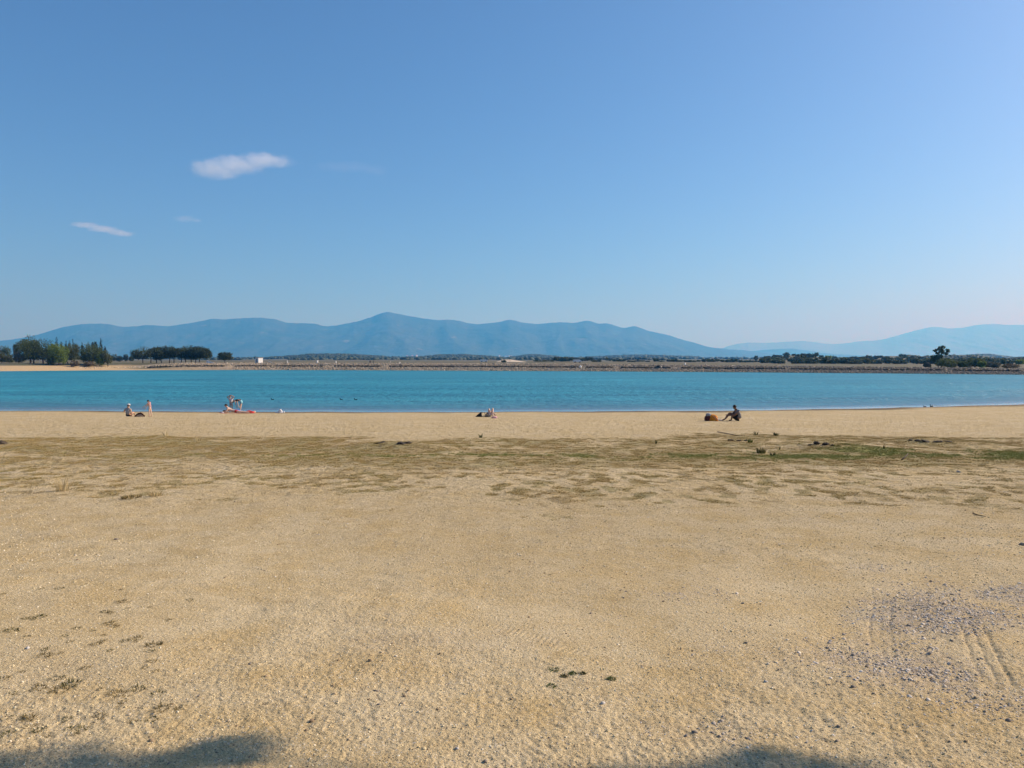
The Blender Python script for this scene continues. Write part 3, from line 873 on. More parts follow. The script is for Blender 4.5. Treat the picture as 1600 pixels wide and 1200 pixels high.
g1 = 'dark bushy trees scattered along the plain beyond the dam'
l1 = 'small dark bushy tree on the plain beyond the dam, right of centre'
for i, (px, top, w, Y) in enumerate([(869, 557, 9, 760), (875, 556.6, 10, 765), (881, 556.8, 10, 760), (887, 557, 9, 765), (893, 557.6, 8, 760), (899, 558.2, 7, 765),
        (838, 562, 9, 640), (846, 562.4, 9, 645), (854, 562.2, 9, 640), (862, 562, 8, 645), (909, 559, 9, 800), (915, 556.6, 9, 805), (921, 557.2, 7, 805), (925, 557.4, 5, 800),
        (928, 562, 10, 640), (935, 561, 9, 640), (948, 557.8, 5, 900), (953, 560.2, 4, 880), (960, 560.4, 8, 760), (967, 560.6, 8, 760), (974, 561.4, 8, 700), (983, 562.4, 8, 700), (990, 563, 8, 700),
        (996, 561.6, 7, 760), (1003, 562.4, 7, 760), (1012, 563, 7, 700), (1023, 559.4, 6, 760), (1027, 560.2, 5, 760), (1034, 564.2, 8, 680), (1045, 560.6, 8, 700), (1051, 560.4, 8, 705), (1057, 560, 7, 700),
        (1064, 562.4, 7, 690), (1071, 562.2, 7, 700), (1078, 561.6, 7, 700), (1085, 562.6, 7, 690), (1091, 561.8, 6, 700), (1100, 559.6, 9, 680), (1107, 559.6, 8, 690), (1114, 560, 8, 680), (1121, 560.2, 8, 690),
        (1129, 561.2, 8, 690), (1136, 560.8, 8, 700), (1143, 559.8, 7, 720), (1150, 560.2, 8, 700), (1157, 562, 9, 680), (1165, 562.4, 9, 690), (1173, 562, 9, 680), (1181, 563, 9, 690), (1189, 562.6, 9, 680)]):
    lab = ('dark bushy tree in the clump standing on its own right of centre' if px < 905 and px > 866 else 'low dark bush on the plain just right of the pale bank' if px < 866 else
           'dark bush below the low pale field right of centre' if px < 1000 else 'dark bush on the plain behind the stone intake' if px < 1088 else 'dark bushy tree in the long clump left of the right hillside')
    plain_tree(px, top, w, Y, ('oak', 'scrub')[i % 2], ('round', 'bush')[(i // 2) % 2], lab, g1, i % 4)
plain_tree(787.5, 563.2, 7, 430, 'oak', 'round', 'lone dark round tree beside the pale bank near the centre', None, 3)
plain_tree(1181, 555.2, 6, 900, 'scrub', 'round', 'tiny lone tree on the brow of the right hill', None, 2)

g2 = 'bushy trees on the right hillside'
l2 = 'small green bushy tree on the hillside beyond the dam at the right'
k = 0
rr = np.random.default_rng(5)
for px in np.arange(1195, 1600, 5.6):
    for row in range(4):
        if rr.random() < (0.30 if row < 2 else 0.16): continue
        Y = [470, 590, 720, 860][row] * rr.uniform(.92, 1.08)
        x = px + rr.uniform(-3.2, 3.2)
        b = far_base(x, Y)
        base_py = 565 + (CAMZ - b.z) / Y * F
        hpx = rr.uniform(4.0, 9.5) * [1.15, 1.0, .85, .75][row]
        if 1225 < x < 1300 and row in (1, 2): hpx *= 1.25
        if k >= 230: break
        kd = str(rr.choice(['scrub', 'scrub', 'oak', 'olive', 'olive', 'bright'], p=[.3, .3, .14, .12, .08, .06]))
        plain_tree(x, base_py - hpx, rr.uniform(7, 15) * [1.1, 1, .9, .8][row], Y, kd, ('round', 'bush')[k % 2], '', g2, k % 4)['label'] = {'scrub': 'mid-green', 'oak': 'dark green', 'olive': 'pale olive', 'bright': 'yellow-green'}[kd] + (' bushy tree ', ' low bush ')[k % 2] + ['in the front row behind the dam at the right', 'part-way up the hillside behind the dam at the right', 'high on the hillside behind the dam at the right', 'along the brow of the hillside at the right'][row]
        k += 1

# far woods: one mass of tree crowns
ICO = None
def ico_base(sub=1):
    bm = bmesh.new(); bmesh.ops.create_icosphere(bm, subdivisions=sub, radius=1.0)
    V = np.array([v.co for v in bm.verts]); Fc = np.array([[v.index for v in f.verts] for f in bm.faces]); bm.free()
    return V, Fc
def scatter_mesh(P, S, rng, sub=1, rough=0.25, rot=True):
    BV, BF = ico_base(sub); n = len(P)
    V = BV[None] * (1 + rough * rng.normal(size=(n, len(BV), 1)).clip(-1.6, 1.6))
    if rot:
        a = rng.uniform(0, 6.28, n); c, s = np.cos(a)[:, None], np.sin(a)[:, None]
        V = V * S[:, None, :]
        V = np.stack([V[..., 0] * c - V[..., 1] * s, V[..., 0] * s + V[..., 1] * c, V[..., 2]], -1)
    else: V = V * S[:, None, :]
    V = V + P[:, None, :]
    return V.reshape(-1, 3), (BF[None] + (np.arange(n) * len(BV))[:, None, None]).reshape(-1, 3)

def far_woods():
    rng = np.random.default_rng(33); P, S = [], []
    def put(u, Y, r, h):
        z = far_land_z(u, Y)
        P.append(np.stack([u * Y, Y, z + h * .35], 1)); S.append(np.stack([r, r, h * .65], 1))
    for (hu, hY, hw, hd, pyt, wd) in HILLS:
        if not wd: continue
        n = 1100 if hY > 2000 else 500
        u = hu + hw * rng.uniform(-1.35, 1.35, n); Y = hY + hd * rng.uniform(-1.1, .35, n)
        k = np.clip(hY / 2600, .45, 1.3)
        put(u, Y, rng.uniform(4, 8, n) * k, rng.uniform(3.5, 7, n) * k)
    n = 2600
    Y = rng.uniform(1500, 2700, n); u = rng.uniform(-.52, .20, n)
    keep = fbm(u * 14, Y / 500, 3, 61) > -.08
    put(u[keep], Y[keep], rng.uniform(4, 8, keep.sum()), rng.uniform(3, 6, keep.sum()))
    n = 1500
    Y = rng.uniform(2200, 4500, n); u = rng.uniform(-.45, .7, n)
    put(u, Y, rng.uniform(6, 11, n), rng.uniform(4, 8, n))
    V, Fc = scatter_mesh(np.concatenate(P), np.concatenate(S), rng, 1, .22)
    m = foliage_mat('far_wood_leaves', (0.022, 0.036, 0.018), (0.060, 0.074, 0.036), 0.02, 0.0)
    return obj('far_woods', mesh_np('far_woods', V, Fc, False), m, kind='stuff', label='dark green woods spread over the low hills before the mountains')
far_woods()

# ------------------------------------------------------------------ dam: stones of the rip-rap, posts, buildings
def riprap():
    rng = np.random.default_rng(3)
    n = 19000
    u = rng.uniform(-.56, .80, n); t = np.where(rng.random(n) < .5, rng.uniform(-.2, 4.2, n), rng.uniform(6.0, 10.6, n))
    k = sstep(-.55, -.42, u); keep = rng.random(n) < (.15 + .85 * k)
    keep &= ~((u < -.36) & (t < 5))
    u, t = u[keep], t[keep]
    Y = far_shore(u) + t
    z = far_land_z(u, Y)
    r = rng.uniform(.11, .32, len(u))
    P = np.stack([u * Y, Y, z + r * .15], 1); S = np.stack([r, r * rng.uniform(.7, 1.1, len(u)), r * rng.uniform(.5, .8, len(u))], 1)
    V, Fc = scatter_mesh(P, S, rng, 1, .16)
    t_ = NT('dam_stone', .95)
    g = t_.new('ShaderNodeNewGeometry').outputs['Random Per Island']
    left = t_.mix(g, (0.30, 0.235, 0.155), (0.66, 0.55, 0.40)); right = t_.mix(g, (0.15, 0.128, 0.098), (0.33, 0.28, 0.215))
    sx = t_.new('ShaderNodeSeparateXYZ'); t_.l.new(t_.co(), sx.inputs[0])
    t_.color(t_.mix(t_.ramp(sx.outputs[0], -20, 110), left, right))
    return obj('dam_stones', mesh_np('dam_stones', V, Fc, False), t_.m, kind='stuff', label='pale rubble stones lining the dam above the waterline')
riprap()
def berm_shade():  # dark lumps along the ledge stand in for its shadow line
    rng = np.random.default_rng(8); n = 6500
    u = rng.uniform(-.47, .8, n); t = rng.uniform(4.6, 6.4, n)
    keep = fbm(u * 40, u * 0, 3, 9) > -.25
    u, t = u[keep], t[keep]; Y = far_shore(u) + t; z = far_land_z(u, Y); r = rng.uniform(.25, .6, len(u))
    V, Fc = scatter_mesh(np.stack([u * Y, Y, z + r * .3], 1), np.stack([r * 1.3, r, r * .8], 1), rng, 1, .3)
    return obj('berm_shade', mesh_np('berm_shade', V, Fc, False), foliage_mat('berm_shade_dark', (0.040, 0.030, 0.016), (0.085, 0.062, 0.034), .3, .0), kind='stuff', label='dark lumps standing in for the shadow line along the ledge of the dam')
berm_shade()

WHITE = simple_mat('white_render', (0.78, 0.76, 0.72), .8, .06, 2.0)
CONC = simple_mat('concrete', (0.42, 0.38, 0.33), .9, .15, 3.0)
DARKM = simple_mat('dark_metal', (0.035, 0.032, 0.03), .6, .2, 3.0)
GREYR = simple_mat('grey_render', (0.30, 0.29, 0.28), .85, .12, 1.5)
ROOFM = simple_mat('roof_tile', (0.36, 0.16, 0.09), .9, .2, 1.0)

def boxv(x0, y0, z0, x1, y1, z1):
    V = [(x, y, z) for z in (z0, z1) for y in (y0, y1) for x in (x0, x1)]
    return V, [(0, 2, 3, 1), (4, 5, 7, 6), (0, 1, 5, 4), (2, 6, 7, 3), (0, 4, 6, 2), (1, 3, 7, 5)]

b = far_base(405, 356, 0)
hut = thing('pump_house', 'small white box-shaped building on the dam crest', 'building', b, R(-38))
hz_ = z_for(558.6, 356) - b.z
MB().add(boxv(-1.25, -1.2, -.3, 1.25, 1.2, hz_ - .12)).build('wall', WHITE, hut, False)
MB().add(boxv(-1.4, -1.35, hz_ - .12, 1.4, 1.35, hz_)).build('roof', CONC, hut, False)
MB().add(boxv(-.45, -1.24, 0, .45, -1.203, 1.95)).build('door', GREYR, hut, False)
b = far_base(423, 354, 0)
rmp = thing('slipway_cover', 'small white sloping slab beside the white box building', 'slab', b, R(20))
MB().add(([(-.9, -.5, .9), (.9, -.5, .05), (.9, .5, .05), (-.9, .5, .9), (-.9, -.5, .65), (.9, -.5, -.2), (.9, .5, -.2), (-.9, .5, .65)],
          [(0, 1, 2, 3), (7, 6, 5, 4), (0, 4, 5, 1), (1, 5, 6, 2), (2, 6, 7, 3), (3, 7, 4, 0)])).build('slab', WHITE, rmp, False)
MB().add(boxv(-.8, -.4, -.2, -.6, .4, .64)).build('support', CONC, rmp, False)
b = far_base(329, 360, 0)
rmp = thing('concrete_ramp', 'long white wedge-shaped ramp right of the umbrella pine grove', 'ramp', b, R(8))
MB().add(([(-1.6, -.5, 1.0), (1.6, -.5, .15), (1.6, .5, .15), (-1.6, .5, 1.0), (-1.6, -.5, -.3), (1.6, -.5, -.3), (1.6, .5, -.3), (-1.6, .5, -.3)],
          [(0, 1, 2, 3), (7, 6, 5, 4), (0, 4, 5, 1), (1, 5, 6, 2), (2, 6, 7, 3), (3, 7, 4, 0)])).build('ramp_body', WHITE, rmp, False)

def post(px, pytop, w, Y, mat, label, name='marker_post', group=None):
    Y = float(far_shore((px - 800) / F)) + 12.3
    b = far_base(px, Y, 0); Y = b.y; h = z_for(pytop, Y) - b.z
    t = thing(name, label, 'post', b, R(48), group)
    MB().add(boxv(-w / 2, -w / 2, -.2, w / 2, w / 2, h)).build('shaft', mat, t, False)
    MB().add(boxv(-w * .62, -w * .62, h, w * .62, w * .62, h + .07)).build('cap', mat, t, False)
post(496, 563.2, .62, 322 + 12, WHITE, 'white concrete post on the dam left of the peak')
post(624.5, 565.8, .40, 334, WHITE, 'short white post on the dam beneath the peak')
post(583.5, 563.6, .18, 334, DARKM, 'thin dark post on the dam, right one of a close pair')
post(578.5, 563.8, .42, 336, DARKM, 'stubby dark post on the dam, left one of a close pair')
post(525, 564.2, .35, 340, WHITE, 'low pale post on the dam right of the white concrete post')
post(449, 563.8, .30, 344, WHITE, 'tiny pale post on the dam right of the sloping slab')
post(609.5, 564.2, .30, 335, CONC, 'slim grey post on the dam left of the short white one')
post(1070.3, 567.2, .42, 290, WHITE, 'pale post on the dam right of the dark intake')
post(1102.5, 569, .36, 286, CONC, 'short grey post on the dam right of the pale post')
post(1373, 572.6, .30, 258, CONC, 'small grey post near the right hillside bushes')
post(382, 566.4, .5, 352, DARKM, 'dark stub on the dam left of the white building')
b = far_base(1029.5, far_shore(.19) + 5.2, 0); Yb = b.y
it = thing('water_intake', 'dark box-shaped intake set into the stone slope of the dam', 'intake', b, R(-25))
MB().add(boxv(-.75, -.7, -.6, .45, .7, 1.05)).build('housing', DARKM, it, False)
MB().add(boxv(.452, -.75, -.6, .95, .75, .75)).build('side_wall', CONC, it, False)
b = far_base(902, 395, 0)
def van(px, Y, label):
    b = far_base(px, Y, 0)
    t = thing('parked_van', label, 'van', b, R(12))
    MB().add(([(-2.1, -.85, .35), (2.1, -.85, .35), (2.1, .85, .35), (-2.1, .85, .35), (-2.1, -.82, 1.75), (1.0, -.82, 1.75), (1.0, .82, 1.75), (-2.1, .82, 1.75), (2.1, -.82, 1.0), (2.1, .82, 1.0)],
              [(3, 2, 1, 0), (0, 1, 8, 5, 4), (2, 3, 7, 6, 9), (1, 2, 9, 8), (8, 9, 6, 5), (4, 5, 6, 7), (3, 0, 4, 7)])).build('body', WHITE, t, False)
    for sx in (-1.3, 1.3):
        for sy in (-.8, .8):
            v, f = tube([(sx, sy - .1, .34), (sx, sy + .1, .34)], [.33, .33], 12)
            MB().add((v, f)).build('wheel', DARKM, t)
van(902, 420, 'tiny white van parked on the land behind the dam')
van(756, 470, 'tiny pale van parked behind the dam left of the dark round tree')
b = far_base(907, far_shore(.088) + 3.5, 0)
sb = thing('pale_boulder', 'single pale boulder on the dam slope under the white van', 'boulder', b)
V, Fc = scatter_mesh(np.array([[0, 0, .3]]), np.array([[.55, .5, .55]]), np.random.default_rng(4), 2, .07)
obj('stone', mesh_np('stone', V, Fc, False), WHITE, sb)

# hamlets at the foot of the mountains
def house(px, Y, w, h, lab, grp, rz):
    b = far_base(px, Y, 1)
    t = thing('house', lab, 'house', b, rz, grp)
    MB().add(boxv(-w / 2, -w / 3, 0, w / 2, w / 3, h)).build('wall', WHITE, t, False)
    MB().add(([(-w * .54, -w * .38, h), (w * .54, -w * .38, h), (w * .54, w * .38, h), (-w * .54, w * .38, h), (-w * .54, 0, h * 1.35), (w * .54, 0, h * 1.35)],
              [(0, 1, 5, 4), (2, 3, 4, 5), (1, 2, 5), (3, 0, 4), (3, 2, 1, 0)])).build('roof', ROOFM, t, False)
    for k in (-.28, .28):
        MB().add(boxv(k * w - w * .07, -w / 3 - .06, h * .4, k * w + w * .07, -w / 3 - .01, h * .75)).build('window', DARKM, t, False)
for i, (px, Y) in enumerate([(500, 10300), (504, 10350), (507, 10280), (780, 10300), (784, 10380), (790, 10300), (795, 10360), (798, 10290), (636, 10340), (644, 10300), (651, 10350)]):
    house(px, Y, 26, 22, 'tiny white house in the hamlets at the foot of the mountains', 'white houses at the foot of the mountains', .4 * i)

# pale bank of earth near the centre
def bank_mesh():
    b = far_base(800, 520, 0); rng = np.random.default_rng(2)
    xs = np.linspace(-11, 10, 40); ys = np.linspace(-9, 9, 16)
    X, Yg = np.meshgrid(xs, ys)
    h = np.interp(X, [-11, -7, -1, 3, 10], [0, 1.7, 1.8, 1.1, 0]) * np.exp(-(Yg / 5.5) ** 2) + .12 * noise2(X, Yg, 3)
    me = mesh_np('earth_bank', np.stack([X, Yg, h - .15], -1).reshape(-1, 3), grid_faces(16, 40))
    o = obj('earth_bank', me, simple_mat('pale_earth', (0.50, 0.42, 0.32), .95, .12, .4), kind='structure'); o.location = b
bank_mesh()

# ------------------------------------------------------------------ clouds
def cloud(name, label, px0, px1, py0, py1, Y, dens, tilt, seed, lobes):
    p = at((px0 + px1) / 2, (py0 + py1) / 2, Y); w = (px1 - px0) / F * Y / 2; h = (py1 - py0) / F * Y / 2
    bm = bmesh.new(); bmesh.ops.create_icosphere(bm, subdivisions=3, radius=1.0)
    for v in bm.verts: v.co = Vector((v.co.x * w, v.co.y * w * .5, v.co.z * h))
    me = bpy.data.meshes.new(name); bm.to_mesh(me); bm.free()
    m = bpy.data.materials.new('cloud_vapour'); m.use_nodes = True
    N = m.node_tree.nodes; L = m.node_tree.links; N.clear()
    out = N.new('ShaderNodeOutputMaterial'); pv = N.new('ShaderNodeVolumePrincipled'); L.new(pv.outputs[0], out.inputs['Volume'])
    pv.inputs['Color'].default_value = (.96, .985, 1, 1); pv.inputs['Anisotropy'].default_value = .2
    pv.inputs['Density Attribute'].default_value = ''
    tc = N.new('ShaderNodeTexCoord'); mp = N.new('ShaderNodeMapping'); mp.inputs['Scale'].default_value = (1 / w, 2 / w, 1 / h)
    L.new(tc.outputs['Object'], mp.inputs['Vector'])
    def M(op, a, b=None):
        x = N.new('ShaderNodeMath'); x.operation = op
        for i, q in enumerate((a, b)):
            if q is None: continue
            if isinstance(q, bpy.types.NodeSocket): L.new(q, x.inputs[i])
            else: x.inputs[i].default_value = q
        return x.outputs[0]
    nz = N.new('ShaderNodeTexNoise'); nm = N.new('ShaderNodeMapping'); nm.inputs['Scale'].default_value = (5.5 / w, 5 / w, 2.2 / h)
    nm.inputs['Rotation'].default_value = (0, R(18), 0); nm.inputs['Location'].default_value = (seed * 1.7, 0, seed)
    L.new(tc.outputs['Object'], nm.inputs['Vector']); L.new(nm.outputs[0], nz.inputs['Vector'])
    nz.inputs['Scale'].default_value = 1.05; nz.inputs['Detail'].default_value = 7; nz.inputs['Roughness'].default_value = .68
    total = None
    for (cx, cz, rx, rz) in lobes:
        sp = N.new('ShaderNodeMapping'); sp.inputs['Location'].default_value = (-cx / rx, 0, -cz / rz); sp.inputs['Scale'].default_value = (1 / rx, 1.15, 1 / rz)
        L.new(mp.outputs[0], sp.inputs['Vector'])
        ln = N.new('ShaderNodeVectorMath'); ln.operation = 'LENGTH'; L.new(sp.outputs[0], ln.inputs[0])
        f = M('SUBTRACT', 1.0, ln.outputs['Value'])
        total = f if total is None else M('MAXIMUM', total, f)
    q = M('ADD', M('MULTIPLY', total, 1.5), M('MULTIPLY', M('SUBTRACT', nz.outputs['Fac'], .55), 2.9))
    q = M('MULTIPLY', M('MINIMUM', M('MAXIMUM', q, 0.0), 1.0), M('MINIMUM', M('MULTIPLY', M('MAXIMUM', total, 0.0), 4.0), 1.0))
    L.new(M('MULTIPLY', q, dens), pv.inputs['Density'])
    o = obj(name, me, m, label=label, cat='cloud'); o.location = p; o.rotation_euler = (0, R(tilt), 0)
    return o
cloud('cloud', 'largest soft white cloud, thick at its left and thin at its right', 278, 470, 230, 286, 9000, .0034, 0, 1, [(-.38, -.25, .50, .62), (-.05, .0, .55, .6), (.40, .25, .58, .42)])
cloud('cloud', 'thin slanting white cloud low on the left', 106, 216, 340, 376, 11000, .0036, 0, 2, [(-.5, .35, .50, .28), (0, .0, .55, .34), (.50, -.35, .45, .32)])
cloud('cloud', 'faint small wisp between the two brighter clouds', 262, 322, 330, 354, 11000, .0014, 0, 3, [(-.1, 0, .8, .6), (.5, -.2, .4, .3)])
cloud('cloud', 'faintest streak of cloud right of the largest one', 470, 614, 245, 280, 9000, .0003, 0, 4, [(0, .1, .95, .5), (.6, -.2, .4, .4)])

# ------------------------------------------------------------------ pine that stands right of the frame and shades the near sand
def gz(x, y): return float(ground_base(np.array([x]), np.array([y]))[0])
def shade_pine():
    rng = np.random.default_rng(77)
    bx, by = 11.2, 5.6
    z0 = gz(bx, by)
    t = thing('umbrella_pine', 'pine outside the frame whose crown shades the sand along the bottom edge', 'tree', (bx, by, z0))
    d = Vector((math.sin(SUN_AZ), math.cos(SUN_AZ))) / math.tan(SUN_EL)
    def up(sx, sy, h):                     # crown spot at height h whose shade falls at (sx, sy)
        return (sx + d.x * h - bx, sy + d.y * h - by, h + gz(sx, sy) - z0)
    ells, dense = [], []
    for (sx, sy, r) in [(-2.05, 2.98, .44), (-1.62, 3.12, .27), (-1.32, 3.36, .17), (-2.7, 2.6, .55), (-3.4, 2.3, .7), (.22, 2.88, .34), (.60, 2.93, .36), (.95, 3.02, .34), (1.25, 3.12, .20), (.1, 2.7, .35), (1.5, 2.6, .5)]:
        ells.append((*up(sx, sy, 7.0), r, r, r * .8))
    c = up(-.3, .3, 7.2)
    for k in range(16):
        a = k * 2.4; q = math.sqrt(k / 16) * 2.3
        ells.append((c[0] + math.cos(a) * q, c[1] + math.sin(a) * q * .75, c[2] + .6 * (1 - q / 2.3) + rng.uniform(-.2, .2), .75, .7, .5))
    P = []
    for e in ells:
        n = int((2100 if e[3] > .68 else 700) * e[3] * e[4]) + 60
        q = rng.normal(size=(n, 3)); q /= np.linalg.norm(q, axis=1)[:, None]
        q *= (rng.uniform(0, 1, n) ** .40)[:, None]
        P.append(np.array(e[:3]) + q * np.array(e[3:6]))
    V, Fq = leaf_quads(np.concatenate(P), .15, rng)
    obj('crown', mesh_np('crown', V, Fq, False), LEAF['pine'], t)
    mb = MB()
    hub = Vector((c[0] * .6, c[1] * .6, 5.2))
    mb.add(tube([(0, 0, -.2), (.02, .03, 1.8), (-.1, .05, 3.6), hub], [.20, .16, .13, .10], 9))
    for e in ells:
        tip = Vector(e[:3]); mid = hub.lerp(tip, .5) + Vector((0, 0, -.15))
        mb.add(tube([hub, mid, tip], [.055, .035, .012], 5))
    mb.build('trunk', BARK, t)
shade_pine()

# ------------------------------------------------------------------ people
SKIN = simple_mat('skin', (0.50, 0.30, 0.20), .55, .06, 8)
SKIN_PALE = simple_mat('pale_skin', (0.62, 0.42, 0.32), .55, .06, 8)
SKIN_TAN = simple_mat('tanned_skin', (0.22, 0.115, 0.07), .55, .08, 8)
def cloth(name, c): return simple_mat(name, c, .9, .15, 14, .004)
BLACK = cloth('black_cloth', (0.012, 0.012, 0.014)); GREY = cloth('grey_cloth', (0.30, 0.30, 0.31)); MIDGREY = cloth('faded_grey_cloth', (0.20, 0.19, 0.19)); WHITEC = cloth('white_cloth', (0.78, 0.76, 0.76))
PINK = cloth('pink_cloth', (0.70, 0.42, 0.45)); RED = cloth('red_cloth', (0.50, 0.05, 0.04)); CYAN = cloth('light_blue_cloth', (0.30, 0.62, 0.70))
BLUE = cloth('blue_cloth', (0.03, 0.12, 0.52))
def thin_cloth(m, k):
    nt = m.node_tree; b = nt.nodes['Principled BSDF']; tr = nt.nodes.new('ShaderNodeBsdfTranslucent'); ms = nt.nodes.new('ShaderNodeMixShader')
    nt.links.new(b.inputs['Base Color'].links[0].from_socket, tr.inputs['Color']); ms.inputs[0].default_value = k
    nt.links.new(b.outputs[0], ms.inputs[1]); nt.links.new(tr.outputs[0], ms.inputs[2]); nt.links.new(ms.outputs[0], nt.nodes['Material Output'].inputs['Surface'])
LILAC = cloth('lilac_cloth', (0.52, 0.46, 0.56)); CHAR = cloth('charcoal_cloth', (0.045, 0.042, 0.045))
MAROON = cloth('maroon_cloth', (0.10, 0.025, 0.02)); ORANGE = cloth('orange_cloth', (0.90, 0.34, 0.03)); PEACH = cloth('peach_cloth', (0.85, 0.56, 0.36)); BROWN = cloth('brown_cloth', (0.055, 0.022, 0.014))
for m_ in (WHITEC, PINK, CYAN, ORANGE, PEACH): thin_cloth(m_, .35)
HAIR = simple_mat('dark_hair', (0.018, 0.012, 0.009), .6, .3, 20)

RAD = dict(pelvis=.135, waist=.118, chest=.140, neck=.055, head=.092, headtop=.070, nose=.016, sh=.066, el=.043, wr=.030, ha=.034, hip=.092, kn=.058, an=.040, toe=.034)
def rad(k): return RAD.get(k) or RAD.get(k[:-1], .05)

def skin_mesh(name, P, E, rads, root, mat, parent):
    me = bpy.data.meshes.new(name)
    keys = list(P)
    me.from_pydata([tuple(P[k]) for k in keys], [(keys.index(a), keys.index(b)) for a, b in E], [])
    o = bpy.data.objects.new(name, me); C.objects.link(o)
    sk = o.modifiers.new('skin', 'SKIN'); sk.use_smooth_shade = True; sk.branch_smoothing = .4
    for i, k in enumerate(keys):
        me.skin_vertices[0].data[i].radius = (rads[k], rads[k])
        me.skin_vertices[0].data[i].use_root = (k == root)
    ss = o.modifiers.new('smooth', 'SUBSURF'); ss.levels = 1; ss.render_levels = 1
    dg = bpy.context.evaluated_depsgraph_get(); dg.update()
    new = bpy.data.meshes.new_from_object(o.evaluated_get(dg))
    bpy.data.objects.remove(o); bpy.data.meshes.remove(me)
    new.name = name
    new.materials.clear()
    return obj(name, new, mat, parent)

def dome(center, r, mat, name, parent, up=(0, 0, 1), zmin=-.15, sq=(1, 1, 1), extra=None):
    bm = bmesh.new(); bmesh.ops.create_uvsphere(bm, u_segments=14, v_segments=10, radius=r)
    bmesh.ops.delete(bm, geom=[v for v in bm.verts if v.co.z < zmin * r], context='VERTS')
    bmesh.ops.solidify(bm, geom=bm.faces[:], thickness=.008)
    q = Vector(up).normalized().to_track_quat('Z', 'Y')
    for v in bm.verts: v.co = q @ Vector((v.co.x * sq[0], v.co.y * sq[1], v.co.z * sq[2])) + Vector(center)
    me = bpy.data.meshes.new(name); bm.to_mesh(me); bm.free()
    me.polygons.foreach_set('use_smooth', np.ones(len(me.polygons), bool))
    if extra:
        pass
    return obj(name, me, mat, parent)

